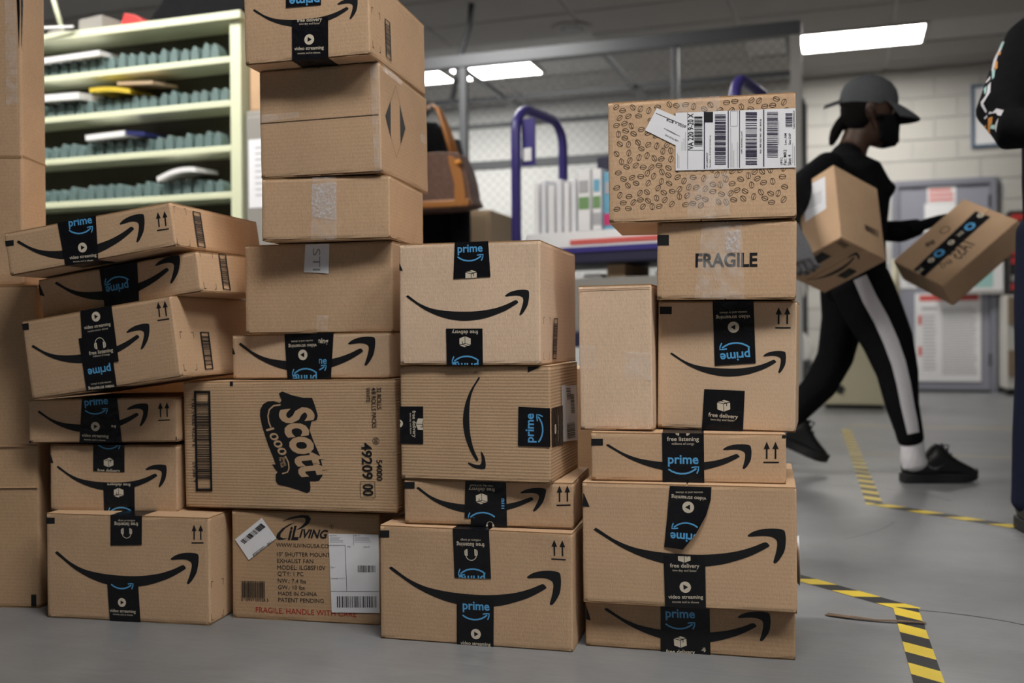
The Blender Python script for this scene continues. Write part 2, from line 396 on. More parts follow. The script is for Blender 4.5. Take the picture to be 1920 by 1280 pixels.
NRM = {'F': Vector((0, -1, 0)), 'R': Vector((1, 0, 0)), 'L': Vector((-1, 0, 0)), 'B': Vector((0, 0, -1)), 'T': Vector((0, 0, 1))}
def put(name, tris, fn, off, parent, nrm, default='ink'):
    V = []; Fc = []; mi = []; ml = []
    for t in tris:
        pts, m = t if isinstance(t[1], str) else (t, default)
        if m not in ml: ml.append(m)
        o = off(pts[0]) if callable(off) else off
        q = [Vector(fn(p[0], p[1], off(p) if callable(off) else off)) for p in pts]
        nn = (q[1]-q[0]).cross(q[2]-q[0])
        if nn.dot(nrm) < 0: q.reverse()
        i = len(V); V += q; Fc.append(tuple(range(i, i+len(q)))); mi.append(ml.index(m))
    if not Fc: return None
    return mesh_obj(name, V, Fc, ml, parent, mi)
def inset_to(p, w, h): return (min(max(p[0], 0.0), w), min(max(p[1], 0.0), h))

# ------------------------------------------------------------------ cardboard boxes
BOXES = {'R6': {'loc': [0.3511, 1.9522, 0.0], 'rot': [0.0, -0.0, -0.24652], 'size': [0.3817, 0.26, 0.0885]},
 'R5': {'loc': [0.3559, 1.9632, 0.0903], 'rot': [7e-05, -0.00373, -0.24824], 'size': [0.3842, 0.3333, 0.2238]},
 'R4': {'loc': [0.3401, 1.9344, 0.3141], 'rot': [0.0, -0.00021, -0.18687], 'size': [0.3538, 0.22, 0.0907]},
 'R3': {'loc': [0.4277, 1.959, 0.4062], 'rot': [-0.00084, 0.0156, -0.30481], 'size': [0.2548, 0.2, 0.2413]},
 'R3b': {'loc': [0.2286, 1.9968, 0.4062], 'rot': [7e-05, -0.00956, -0.26854], 'size': [0.1389, 0.25, 0.2744]},
 'R2': {'loc': [0.4193, 1.9346, 0.6501], 'rot': [0.0002, 0.01064, -0.25073], 'size': [0.251, 0.22, 0.1425]},
 'R1': {'loc': [0.3736, 1.9498, 0.7951], 'rot': [0.00069, -0.00216, -0.2053], 'size': [0.3387, 0.25, 0.2256]},
 'M4': {'loc': [-0.0412, 2.0169, -0.0003], 'rot': [-0.00012, 0.00161, -0.24892], 'size': [0.3798, 0.28, 0.2205]},
 'M3': {'loc': [-0.026, 2.0093, 0.2217], 'rot': [-0.00015, -0.00285, -0.21276], 'size': [0.3332, 0.2221, 0.0867]},
 'M2': {'loc': [-0.0404, 2.0084, 0.3094], 'rot': [0.00162, -0.00237, -0.28327], 'size': [0.3007, 0.2387, 0.22]},
 'M1': {'loc': [-0.0393, 2.0471, 0.5302], 'rot': [-0.00664, 0.00054, -0.26451], 'size': [0.28, 0.3309, 0.2329]},
 'A7': {'loc': [-0.4004, 2.1916, -0.0001], 'rot': [5e-05, 0.00039, -0.1958], 'size': [0.3242, 0.3, 0.2252]},
 'A6': {'loc': [-0.4243, 2.1669, 0.2314], 'rot': [-0.00015, -0.01657, -0.27299], 'size': [0.4816, 0.27, 0.2657]},
 'A5': {'loc': [-0.3807, 2.1578, 0.5], 'rot': [0.00053, -0.0111, -0.34237], 'size': [0.3688, 0.23, 0.0929]},
 'A4': {'loc': [-0.3691, 2.1552, 0.5933], 'rot': [-0.00035, -0.00082, -0.24052], 'size': [0.3269, 0.24, 0.1842]},
 'A3': {'loc': [-0.3509, 2.122, 0.7801], 'rot': [0.0003, 0.00311, -0.16976], 'size': [0.2689, 0.26, 0.1256]},
 'A2': {'loc': [-0.3471, 2.145, 0.9085], 'rot': [0.00039, -0.01109, -0.21305], 'size': [0.2575, 0.315, 0.2163]},
 'A1': {'loc': [-0.3585, 2.1174, 1.1267], 'rot': [3e-05, -0.01313, -0.22659], 'size': [0.2632, 0.3462, 0.1602]},
 'L6': {'loc': [-0.7736, 2.1916, 0.0003], 'rot': [0.00016, -0.00139, -0.18855], 'size': [0.3701, 0.28, 0.2197]},
 'L5': {'loc': [-0.8349, 2.2365, 0.2175], 'rot': [0.00065, 0.00231, -0.11559], 'size': [0.2858, 0.25, 0.1419]},
 'L4': {'loc': [-0.8556, 2.2125, 0.3657], 'rot': [0.00038, -0.01436, -0.10278], 'size': [0.3291, 0.22, 0.0929]},
 'L3': {'loc': [-0.7956, 2.1791, 0.4832], 'rot': [9e-05, -0.1376, -0.25518], 'size': [0.3572, 0.3, 0.1651]},
 'L2': {'loc': [-0.7721, 2.1851, 0.6549], 'rot': [0.0098, -0.12341, -0.31487], 'size': [0.4, 0.26, 0.0827]},
 'L1': {'loc': [-0.8085, 2.2001, 0.7427], 'rot': [0.00794, -0.14361, -0.18165], 'size': [0.373, 0.4, 0.0887]},
 'H1': {'loc': [1.1525, 3.5777, 0.8226], 'rot': [-0.40133, 0.32405, 0.47829], 'size': [0.2291, 0.2835, 0.316]},
 'H2': {'loc': [1.7127, 3.8575, 0.9346], 'rot': [2.3404, -0.41431, 1.95161], 'size': [0.2808, 0.3745, 0.1132]}}
PRINTS = {
 'L1': [
  ('F', 'smile', (0.0278, 0.0661), (0.3145, 0.0658), (0.1658, 0.01)),
  ('F', 'tape', [(0.1286, -0.0022), (0.2024, 0.0006), (0.211, 0.0909), (0.1247, 0.0894)], [('prime', (0.149, 0.0816), (0.2012, 0.0799)), ('psmile', (0.1478, 0.0664), (0.2003, 0.0618)), ('play', (0.1619, 0.0306), (0.1818, 0.0298)), ('vs', (0.14, 0.0135), (0.1999, 0.0098)), ('vs2', (0.1469, 0.0058), (0.1913, 0.0014))], 'tape'),
  ('F', 'poly', 'corner_mark', 'ink', [(-0.0023, 0.0723), (0.0208, 0.0714), (0.0197, 0.0601), (-0.0033, 0.0613)]),
  ('F', 'arrows', (0.3375, 0.0355), (0.3632, 0.0347), (0.3392, 0.0727)),
  ('R', 'barcode', [(0.0862, 0.0049), (0.1206, 0.0046), (0.12, 0.0798), (0.0859, 0.0797)], True, 'v', 3, 'ink', 26),
  ('R', 'crop', [(0.0061, 0.0034), (0.0579, 0.0046), (0.0603, 0.0805), (0.0127, 0.0805)]),
 ],
 'L2': [
  ('F', 'smile', (0.0445, 0.0695), (0.3599, 0.0719), (0.1926, 0.0148)),
  ('F', 'tape', [(0.1638, 0.0042), (0.2502, 0.0096), (0.2572, 0.0889), (0.1615, 0.0923)], [('psmile', (0.231, 0.0526), (0.1715, 0.0539)), ('prime', (0.2291, 0.0398), (0.1719, 0.0381))], 'tape'),
  ('F', 'poly', 'corner_mark', 'ink', [(0.002, 0.0758), (-0.0017, 0.0505), (0.0134, 0.0456)]),
  ('R', 'barcode', [(0.0749, 0.0073), (0.1022, 0.0051), (0.1005, 0.0812), (0.0731, 0.0821)], True, 'v', 4, 'ink', 26),
  ('R', 'crop', [(0.0117, 0.0069), (0.0532, 0.0063), (0.0528, 0.0838), (0.0109, 0.0839)]),
 ],
 'L3': [
  ('F', 'smile', (0.018, 0.1104), (0.3013, 0.1085), (0.1515, 0.0581)),
  ('F', 'tape', [(0.1365, -0.0045), (0.2089, -0.0022), (0.2074, 0.1094), (0.1334, 0.1101)], [('prime', (0.2004, 0.0403), (0.1453, 0.0396)), ('vs', (0.2033, 0.003), (0.1414, 0.0049)), ('vs2', (0.1968, 0.0112), (0.149, 0.0124))], 'tape'),
  ('F', 'tape', [(0.1374, 0.0507), (0.221, 0.0503), (0.2211, 0.1664), (0.1462, 0.1659)], [('play', (0.1713, 0.1486), (0.1917, 0.148)), ('vs', (0.1501, 0.1288), (0.2135, 0.1277)), ('vs2', (0.1576, 0.1211), (0.2061, 0.1206)), ('headphones', (0.1687, 0.092), (0.1962, 0.0918)), ('fl', (0.1541, 0.0751), (0.2111, 0.0745)), ('fl2', (0.1626, 0.0684), (0.2023, 0.0673))], 'tape'),
  ('F', 'poly', 'corner_mark', 'ink', [(-0.0019, 0.1599), (0.0174, 0.1597), (0.0161, 0.1455), (-0.003, 0.1468)]),
  ('F', 'arrows', (0.3215, 0.1183), (0.3487, 0.1178), (0.3222, 0.1564)),
  ('R', 'barcode', [(0.0887, 0.0112), (0.1204, 0.0115), (0.1221, 0.0904), (0.0881, 0.0912)], True, 'v', 5, 'ink', 26),
  ('R', 'crop', [(0.0145, 0.0129), (0.0609, 0.0122), (0.0646, 0.0901), (0.0167, 0.0912)]),
 ],
 'L4': [
  ('F', 'smile', (0.0218, 0.067), (0.2674, 0.0731), (0.1415, 0.0212)),
  ('F', 'tape', [(0.1132, -0.0), (0.208, -0.003), (0.1996, 0.1011), (0.1213, 0.0994)], [('prime', (0.1269, 0.0831), (0.1793, 0.0864)), ('psmile', (0.1277, 0.0656), (0.1775, 0.0658)), ('play', (0.1401, 0.0342), (0.1597, 0.034)), ('vs', (0.1192, 0.0154), (0.1787, 0.0123)), ('vs2', (0.1241, 0.0072), (0.1717, 0.0047)), ('word', (0.1958, 0.0336), (0.1852, 0.0337), 'fre')], 'tape'),
  ('F', 'arrows', (0.2881, 0.0438), (0.3142, 0.0447), (0.2878, 0.0828)),
  ('F', 'poly', 'corner_mark', 'ink', [(0.0003, 0.0052), (0.0051, 0.0052), (0.0049, 0.0003), (0.0002, 0.0003)]),
  ('F', 'poly', 'corner_mark', 'ink', [(0.3263, 0.0107), (0.3322, 0.0107), (0.332, 0.0038), (0.3261, 0.0039)]),
 ],
 'L5': [
  ('F', 'smile', (0.0163, 0.0943), (0.2625, 0.0929), (0.1383, 0.0446)),
  ('F', 'tape', [(0.099, 0.0862), (0.1691, 0.0845), (0.1692, 0.1419), (0.0995, 0.1413)], [('psmile', (0.1111, 0.139), (0.1597, 0.1386)), ('boxicon', (0.1229, 0.1056), (0.1444, 0.1058)), ('fd', (0.1085, 0.0871), (0.1593, 0.0865))], 'tape'),
  ('F', 'tape', [(0.1228, -0.0013), (0.1915, -0.0022), (0.1912, 0.0608), (0.1212, 0.0607)], [('fd', (0.1822, 0.0591), (0.1298, 0.0592)), ('boxicon', (0.1666, 0.0401), (0.1451, 0.0398)), ('psmile', (0.1851, 0.0046), (0.1323, 0.0038))], 'tape'),
  ('F', 'poly', 'corner_mark', 'ink', [(0.0013, 0.1249), (0.0085, 0.1024), (0.0011, 0.1023)]),
 ],
 'L6': [
  ('F', 'smile', (0.0219, 0.1377), (0.347, 0.1355), (0.1802, 0.0711)),
  ('F', 'tape', [(0.1498, 0.1566), (0.2208, 0.1597), (0.222, 0.221), (0.1506, 0.2215)], [('fl', (0.2131, 0.2033), (0.1591, 0.2018)), ('fl2', (0.2058, 0.2099), (0.1679, 0.2088)), ('headphones', (0.1994, 0.1847), (0.1742, 0.184))], 'tape'),
  ('F', 'tape', [(0.1465, -0.0016), (0.2162, -0.0023), (0.2116, 0.0846), (0.141, 0.0846)], [('psmile', (0.1505, 0.0731), (0.2006, 0.0731)), ('play', (0.1654, 0.0391), (0.1837, 0.0398)), ('vs', (0.1467, 0.0211), (0.2056, 0.0209)), ('vs2', (0.1541, 0.0147), (0.199, 0.0143))], 'tape'),
  ('F', 'poly', 'corner_mark', 'ink', [(0.0009, 0.2104), (0.0211, 0.2109), (0.0209, 0.198), (0.0007, 0.1975)]),
  ('F', 'arrows', (0.3317, 0.1663), (0.358, 0.1671), (0.3318, 0.2047)),
  ('R', 'crop', [(0.0064, 0.0096), (0.0576, 0.0051), (0.0593, 0.0817), (0.0073, 0.0877)]),
 ],
 'A1': [
  ('F', 'smile', (0.0206, 0.1072), (0.2403, 0.1034), (0.1282, 0.0651)),
  ('F', 'tape', [(0.0906, 0.1053), (0.1648, 0.1041), (0.1648, 0.1402), (0.0915, 0.1436)], [('prime', (0.1623, 0.1169), (0.0984, 0.1192))], 'tape'),
  ('F', 'tape', [(0.1018, -0.0053), (0.1779, -0.0069), (0.179, 0.08), (0.1029, 0.0793)], [('fd', (0.114, 0.0771), (0.1663, 0.0754)), ('fd2', (0.118, 0.0706), (0.162, 0.0682)), ('play', (0.1285, 0.0399), (0.149, 0.0381)), ('vs', (0.107, 0.0226), (0.1687, 0.0201)), ('vs2', (0.1134, 0.014), (0.1612, 0.0119))], 'tape'),
  ('R', 'barcode', [(0.0867, 0.0193), (0.1175, 0.0168), (0.114, 0.0955), (0.0832, 0.0948)], True, 'v', 6, 'ink', 26),
  ('R', 'crop', [(0.0158, 0.0184), (0.0588, 0.0187), (0.0578, 0.0959), (0.0128, 0.0952)]),
 ],
 'A2': [
  ('F', 'poly', 'seam_line', 'seam', [(0.0013, 0.1116), (0.2537, 0.114), (0.2536, 0.1121), (0.0013, 0.11)]),
  ('F', 'clear', [(0.2433, -0.0004), (0.2583, -0.0012), (0.2565, 0.2155), (0.2373, 0.2123)], 'clear_tape'),
  ('F', 'clear', [(0.0052, 0.113), (0.0861, 0.1177), (0.0863, 0.1295), (0.0056, 0.1288)], 'clear_tape'),
  ('R', 'outline', [(0.0915, 0.1916), (0.1534, 0.1162), (0.088, 0.0428), (0.0273, 0.1164)], 0.0009),
  ('R', 'poly', 'diamond_mark', 'ink', [(0.0273, 0.1164), (0.0614, 0.1546), (0.0584, 0.0794)]),
  ('R', 'poly', 'diamond_mark', 'ink', [(0.1197, 0.1584), (0.1534, 0.1162), (0.1201, 0.0768)]),
  ('R', 'clear', [(0.0136, 0.2027), (0.1349, 0.2009), (0.1357, 0.2134), (0.0144, 0.2165)], 'clear_tape'),
  ('R', 'clear', [(0.2529, 0.1043), (0.3002, 0.11), (0.3015, 0.1301), (0.2542, 0.1254)], 'clear_tape'),
 ],
 'A3': [
  ('F', 'clear', [(0.1053, 0.0011), (0.1596, 0.0001), (0.1587, 0.1255), (0.1082, 0.125)], 'clear_tape'),
  ('F', 'clear', [(0.1064, 0.047), (0.159, 0.0392), (0.1594, 0.1141), (0.1085, 0.1117)], 'frosted_tape'),
 ],
 'A4': [
  ('F', 'label', 'paper_tape', [(0.1385, 0.1821), (0.1916, 0.1824), (0.1893, 0.1213), (0.1662, 0.1237), (0.1345, 0.1256), (0.1373, 0.1662)]),
  ('F', 'text', 'lettering', 'STI', (0.1633, 0.1731), (0.1629, 0.128), 'grey_ink', 0, 0.0, (0.1716, 0.1729)),
  ('F', 'clear', [(0.1617, 0.0059), (0.1849, 0.0057), (0.1885, 0.0362), (0.162, 0.0366)], 'clear_tape'),
 ],
 'A5': [
  ('F', 'smile', (0.0178, 0.0736), (0.3392, 0.0737), (0.1754, 0.0142)),
  ('F', 'tape', [(0.2096, 0.0001), (0.2372, 0.0), (0.2455, 0.0883), (0.2079, 0.0915)], [('word', (0.2087, 0.0772), (0.2327, 0.0759), 'ning'), ('bword', (0.2093, 0.0358), (0.2283, 0.035), 'ne'), ('psmile', (0.1756, 0.0221), (0.2269, 0.0212))], 'tape'),
  ('F', 'tape', [(0.1348, -0.0), (0.2107, -0.0002), (0.2097, 0.0927), (0.1294, 0.0935)], [('vs2', (0.1968, 0.0781), (0.1456, 0.0766)), ('vs', (0.2056, 0.0694), (0.1388, 0.0677)), ('play', (0.1835, 0.0491), (0.1616, 0.0493)), ('psmile', (0.2038, 0.0156), (0.1469, 0.0143)), ('prime', (0.2049, 0.0023), (0.1477, 0.0018))], 'tape'),
  ('F', 'poly', 'corner_mark', 'ink', [(0.0011, 0.0689), (0.0081, 0.0519), (0.0008, 0.0519)]),
 ],
 'A6': [
  ('F', 'barcode', [(0.0269, 0.0354), (0.0667, 0.0362), (0.0669, 0.2459), (0.0283, 0.2462)], True, 'v', 7, 'ink', 60),
  ('F', 'text', 'lettering', '1 00 54000 49209 6', (0.0248, 0.2278), (0.0239, 0.1287), 'ink', 0.0, 0.0, (0.0289, 0.2277)),
  ('F', 'text', 'lettering', '59588 9', (0.0238, 0.0968), (0.0249, 0.0539), 'ink', 0.0, 0.0, (0.0283, 0.0969)),
  ('F', 'poly', 'corner_mark', 'ink', [(0.1131, 0.27), (0.1204, 0.2699), (0.12, 0.2552), (0.1127, 0.2552)]),
  ('F', 'poly', 'emblem', 'ink', [(0.2258, 0.2393), (0.2336, 0.2434), (0.2562, 0.2353), (0.2804, 0.2301), (0.3004, 0.23), (0.3069, 0.2137), (0.3125, 0.1934), (0.3096, 0.1846), (0.2981, 0.1818), (0.2954, 0.1714), (0.2932, 0.1645), (0.3022, 0.1401), (0.3152, 0.112), (0.3208, 0.0871), (0.3193, 0.0714), (0.3122, 0.0619), (0.3036, 0.0602), (0.2915, 0.06), (0.2922, 0.0475), (0.291, 0.0396), (0.284, 0.0357), (0.2685, 0.0407), (0.2442, 0.0472), (0.2285, 0.0501), (0.2181, 0.0524), (0.2137, 0.0603), (0.214, 0.073), (0.2187, 0.0778), (0.2136, 0.0825), (0.2061, 0.0935), (0.2146, 0.0936), (0.2106, 0.1046), (0.1973, 0.1363), (0.1858, 0.1712), (0.1811, 0.1935), (0.1821, 0.2062), (0.1888, 0.2173), (0.1996, 0.223), (0.2138, 0.2236), (0.2277, 0.2197), (0.2314, 0.2251), (0.2281, 0.233)]),
  ('F', 'ptext', 'emblem_lettering', 'Scott', (0.221, 0.2045), (0.2698, 0.0659), (0.298, 0.2169), 'kraft_ink', 0.035, 0.1),
  ('F', 'ptext', 'emblem_lettering', '1000', (0.1938, 0.1655), (0.2249, 0.1111), (0.2123, 0.17), 'kraft_ink', 0.02, 0.0),
  ('F', 'stroke', 'emblem_stroke', 'kraft_ink', [(0.2294, 0.2162), (0.2135, 0.2141), (0.2034, 0.2062), (0.1999, 0.1935), (0.2013, 0.1808), (0.206, 0.1697)], 0.0032),
  ('F', 'stroke', 'emblem_stroke', 'kraft_ink', [(0.2372, 0.1113), (0.2438, 0.0987), (0.2453, 0.0861), (0.2416, 0.0781), (0.2292, 0.0748)], 0.0028),
  ('F', 'ptext', 'emblem_lettering', 'Sheets', (0.229, 0.1086), (0.2342, 0.0907), (0.2361, 0.1097), 'kraft_ink', 0.01, 0.0),
  ('F', 'ptext', 'emblem_lettering', 'Per Roll', (0.222, 0.1073), (0.2271, 0.0874), (0.2283, 0.1086), 'kraft_ink', 0.01, 0.0),
  ('F', 'ptext', 'lettering', '32 ROLLS', (0.4426, 0.2495), (0.4425, 0.2064), (0.4525, 0.2494), 'ink', 0.012, 0.0),
  ('F', 'ptext', 'lettering', '4/8 ROLLS PACKS', (0.431, 0.2496), (0.4306, 0.1695), (0.4409, 0.2495), 'ink', 0.012, 0.0),
  ('F', 'ptext', 'lettering', 'WHITE', (0.4193, 0.2497), (0.4192, 0.2201), (0.4283, 0.2496), 'ink', 0.012, 0.0),
  ('F', 'ptext', 'lettering', '49209', (0.4061, 0.1392), (0.407, 0.0666), (0.4295, 0.1393), 'ink', 0.02, 0.0),
  ('F', 'ptext', 'lettering', '00', (0.4074, 0.0567), (0.4075, 0.0332), (0.4308, 0.0571), 'ink', 0.02, 0.0),
  ('F', 'outline', [(0.4031, 0.0613), (0.4345, 0.0618), (0.4344, 0.0294), (0.4027, 0.0288)], 0.001),
  ('F', 'ptext', 'lettering', '54000', (0.4386, 0.1055), (0.4382, 0.064), (0.4512, 0.1057), 'ink', 0.012, 0.0),
  ('F', 'ring', (0.4383, 0.1431), 0.0068, 0.0009),
  ('F', 'ptext', 'lettering', '10', (0.4344, 0.1474), (0.4342, 0.1387), (0.4423, 0.1474), 'ink', 0.01, 0.0),
 ],
 'A7': [
  ('F', 'text', 'lettering', 'WWW.ILIVINGUSA.CO', (0.1002, 0.1565), (0.2142, 0.1577), 'ink', 0.0, 0.0, None),
  ('F', 'text', 'lettering', '10" SHUTTER MOUNT', (0.1012, 0.1375), (0.2179, 0.1399), 'ink', 0.0, 0.0, None),
  ('F', 'text', 'lettering', 'EXHAUST FAN', (0.1015, 0.1237), (0.1809, 0.1255), 'ink', 0.0, 0.0, None),
  ('F', 'text', 'lettering', 'MODEL: ILG8SF10V', (0.1019, 0.1097), (0.2075, 0.1128), 'ink', 0.0, 0.0, None),
  ('F', 'text', 'lettering', "Q'TY: 1 PC", (0.1024, 0.0965), (0.1593, 0.0978), 'ink', 0.0, 0.0, None),
  ('F', 'text', 'lettering', 'NW.: 7.4 lbs', (0.1028, 0.0827), (0.1646, 0.0834), 'ink', 0.0, 0.0, None),
  ('F', 'text', 'lettering', 'GW.: 10 lbs', (0.1033, 0.0692), (0.1618, 0.0704), 'ink', 0.0, 0.0, None),
  ('F', 'text', 'lettering', 'MADE IN CHINA', (0.1034, 0.0558), (0.1883, 0.0583), 'ink', 0.0, 0.0, None),
  ('F', 'text', 'lettering', 'PATENT PENDING', (0.1035, 0.0428), (0.2029, 0.045), 'ink', 0.0, 0.0, None),
  ('F', 'text', 'lettering', 'FRAGILE, HANDLE WITH CARE', (0.0531, 0.0192), (0.273, 0.0201), 'red_ink', 0.0, 0.0, None),
  ('F', 'text', 'lettering', 'iL', (0.125, 0.1821), (0.1491, 0.1829), 'ink', 0.03, 0.35, (0.127, 0.1968)),
  ('F', 'text', 'lettering', 'IVING', (0.1502, 0.1819), (0.2138, 0.1818), 'ink', 0.03, 0.35, (0.1537, 0.1912)),
  ('F', 'poly', 'emblem', 'ink', [(0.1138, 0.2055), (0.1322, 0.2146), (0.1551, 0.22), (0.1711, 0.2196), (0.1767, 0.2127), (0.1721, 0.2029), (0.1595, 0.194), (0.1434, 0.1881), (0.1549, 0.196), (0.1637, 0.2048), (0.1653, 0.2113), (0.1608, 0.2144), (0.1505, 0.2141), (0.1322, 0.2108)]),
  ('F', 'poly', 'emblem', 'ink', [(0.1436, 0.2053), (0.1275, 0.1994), (0.1125, 0.1903), (0.102, 0.1792), (0.0996, 0.1716), (0.1042, 0.1672), (0.1134, 0.1675), (0.1272, 0.1714), (0.1158, 0.1706), (0.1089, 0.173), (0.1101, 0.1806), (0.1205, 0.1917), (0.1321, 0.1991)]),
  ('F', 'ring', (0.222, 0.1983), 0.0042, 0.0006),
  ('F', 'text', 'lettering', 'R', (0.2202, 0.1982), (0.2238, 0.1984), 'ink', 0.01, 0.0, None),
  ('F', 'barcode', [(0.0223, 0.0439), (0.0754, 0.0452), (0.0752, 0.0805), (0.0226, 0.0787)], False, 'h', 8, 'ink', 34),
  ('F', 'text', 'lettering', '0 10957 00528 3', (0.0206, 0.0395), (0.0811, 0.0411), 'ink', 0.0, 0.0, None),
  ('F', 'label', 'barcode_sticker', [(0.0082, 0.1648), (0.0688, 0.2117), (0.1008, 0.1705), (0.0389, 0.1229)]),
  ('F', 'barcode', [(0.0299, 0.1562), (0.0779, 0.1936), (0.0675, 0.2008), (0.0206, 0.1624)], False, 'h', 9, 'ink', 30),
  ('F', 'text', 'lettering', '8920730971 - 0011', (0.0483, 0.133), (0.0903, 0.1637), 'ink2', 0.006, 0.0, None),
  ('F', 'label', 'shipping_label', [(0.2149, 0.1836), (0.3221, 0.1854), (0.323, 0.0262), (0.2203, 0.0225)]),
  ('F', 'barcode', [(0.2775, 0.1073), (0.3159, 0.1088), (0.3156, 0.1223), (0.2772, 0.1208)], False, 'h', 10, 'ink', 24),
  ('F', 'barcode', [(0.2321, 0.0331), (0.3171, 0.0371), (0.3169, 0.06), (0.2319, 0.0561)], False, 'h', 11, 'ink', 36),
  ('F', 'poly', 'label_rule', 'ink2', [(0.2189, 0.0662), (0.3227, 0.0702), (0.3227, 0.0693), (0.2189, 0.0654)]),
  ('F', 'poly', 'label_rule', 'ink2', [(0.2502, 0.1607), (0.2511, 0.1607), (0.2537, 0.0676), (0.2528, 0.0675)]),
  ('F', 'poly', 'label_rule', 'ink2', [(0.2154, 0.1599), (0.2507, 0.1611), (0.2507, 0.1605), (0.2154, 0.1592)]),
  ('F', 'poly', 'label_rule', 'ink2', [(0.2683, 0.1836), (0.269, 0.1836), (0.2688, 0.1617), (0.2681, 0.1617)]),
  ('F', 'text', 'lettering', 'Ship From:', (0.2171, 0.1796), (0.2329, 0.1801), 'ink2', 0.0, 0.0, None),
  ('F', 'text', 'lettering', 'Ship To:', (0.2705, 0.1813), (0.2828, 0.1817), 'ink2', 0.0, 0.0, None),
  ('F', 'text', 'lettering', 'Qty: 1', (0.2193, 0.1147), (0.229, 0.1151), 'ink2', 0.0, 0.0, None),
  ('F', 'text', 'lettering', 'Code ID', (0.2897, 0.1593), (0.3031, 0.1598), 'ink2', 0.0, 0.0, None),
  ('F', 'text', 'lettering', 'PO#', (0.2552, 0.1581), (0.2619, 0.1583), 'ink2', 0.0, 0.0, None),
  ('F', 'text', 'lettering', 'Carton#: 11 of 11', (0.2198, 0.0923), (0.2495, 0.0936), 'ink2', 0.0, 0.0, None),
  ('F', 'poly', 'label_rule', 'grey_ink', [(0.2176, 0.1755), (0.2396, 0.1763), (0.2396, 0.1754), (0.2175, 0.1747)]),
  ('F', 'poly', 'label_rule', 'grey_ink', [(0.271, 0.1773), (0.3021, 0.1784), (0.3021, 0.1775), (0.2709, 0.1765)]),
  ('F', 'poly', 'label_rule', 'grey_ink', [(0.2175, 0.1728), (0.2376, 0.1734), (0.2376, 0.1726), (0.2175, 0.1719)]),
  ('F', 'poly', 'label_rule', 'grey_ink', [(0.2709, 0.1746), (0.3028, 0.1756), (0.3028, 0.1748), (0.2709, 0.1737)]),
  ('F', 'poly', 'label_rule', 'grey_ink', [(0.2175, 0.17), (0.2467, 0.171), (0.2467, 0.1701), (0.2175, 0.1691)]),
  ('F', 'poly', 'label_rule', 'grey_ink', [(0.2709, 0.1718), (0.3034, 0.1729), (0.3034, 0.172), (0.2709, 0.1709)]),
  ('F', 'poly', 'label_rule', 'grey_ink', [(0.2175, 0.167), (0.2463, 0.168), (0.2463, 0.1671), (0.2175, 0.1661)]),
  ('F', 'poly', 'label_rule', 'grey_ink', [(0.2709, 0.1688), (0.3065, 0.17), (0.3065, 0.1692), (0.2709, 0.168)]),
 ],
 'M1': [
  ('F', 'smile', (0.015, 0.1319), (0.2591, 0.1318), (0.135, 0.0835)),
  ('F', 'tape', [(0.1106, 0.1632), (0.1843, 0.1659), (0.1802, 0.2322), (0.1139, 0.2333)], [('prime', (0.1195, 0.2175), (0.1691, 0.2183)), ('psmile', (0.1194, 0.2019), (0.1701, 0.2019)), ('boxicon', (0.1349, 0.1701), (0.1573, 0.1697))], 'tape'),
  ('F', 'tape', [(0.0967, -0.0003), (0.1686, -0.0001), (0.1683, 0.0685), (0.0955, 0.069)], [('fd', (0.1594, 0.0622), (0.1072, 0.0625)), ('boxicon', (0.1448, 0.0427), (0.1224, 0.0428)), ('psmile', (0.1603, 0.0111), (0.1076, 0.0105)), ('prime', (0.1602, -0.0016), (0.1075, -0.0018))], 'tape'),
  ('F', 'poly', 'corner_mark', 'ink', [(-0.0039, 0.2069), (0.0078, 0.1816), (-0.004, 0.1818)]),
  ('R', 'barcode', [(0.0961, 0.0088), (0.1282, 0.0082), (0.1453, 0.0898), (0.1097, 0.0886)], True, 'v', 12, 'ink', 30),
  ('R', 'crop', [(0.0248, 0.0096), (0.0718, 0.0093), (0.0831, 0.0892), (0.0264, 0.0891)]),
 ],
 'M2': [
  ('F', 'smile', (0.1624, 0.1986), (0.1676, 0.0237), (0.129, 0.1106)),
  ('F', 'tape', [(-0.0017, 0.0685), (0.0476, 0.0687), (0.0484, 0.1416), (-0.0026, 0.141)], [('fd', (0.0283, 0.1331), (0.0292, 0.081)), ('fd2', (0.0215, 0.1287), (0.0219, 0.0869)), ('boxicon', (0.0443, 0.118), (0.0441, 0.0961)), ('play', (-0.0017, 0.1154), (-0.0013, 0.1002))], 'tape'),
  ('F', 'tape', [(0.238, 0.0697), (0.3024, 0.0685), (0.3018, 0.1411), (0.2396, 0.143)], [('prime', (0.2637, 0.0764), (0.2643, 0.1308)), ('psmile', (0.281, 0.0773), (0.2815, 0.1289))], 'tape'),
  ('F', 'poly', 'corner_mark', 'ink', [(0.2583, 0.2183), (0.2829, 0.2183), (0.2581, 0.2074)]),
  ('R', 'tape', [(0.0079, 0.0681), (0.0961, 0.0631), (0.0956, 0.1394), (0.0075, 0.1405)], [('boxicon', (0.031, 0.0904), (0.0317, 0.1078)), ('fd2', (0.0554, 0.0731), (0.0574, 0.1245))], 'tape'),
  ('R', 'label', 'shipping_label', [(0.0852, 0.1787), (0.2188, 0.1724), (0.2302, 0.0572), (0.0904, 0.0687)]),
  ('R', 'barcode', [(0.1325, 0.1479), (0.1704, 0.1468), (0.1623, 0.1702), (0.1248, 0.1723)], False, 'v', 13, 'ink', 14),
  ('R', 'barcode', [(0.133, 0.0698), (0.2036, 0.0658), (0.1984, 0.0984), (0.1281, 0.1018)], False, 'v', 14, 'ink', 14),
  ('R', 'barcode', [(0.1692, 0.1182), (0.203, 0.1155), (0.1942, 0.1569), (0.1619, 0.1588)], False, 'v', 15, 'ink', 18),
 ],
 'M3': [
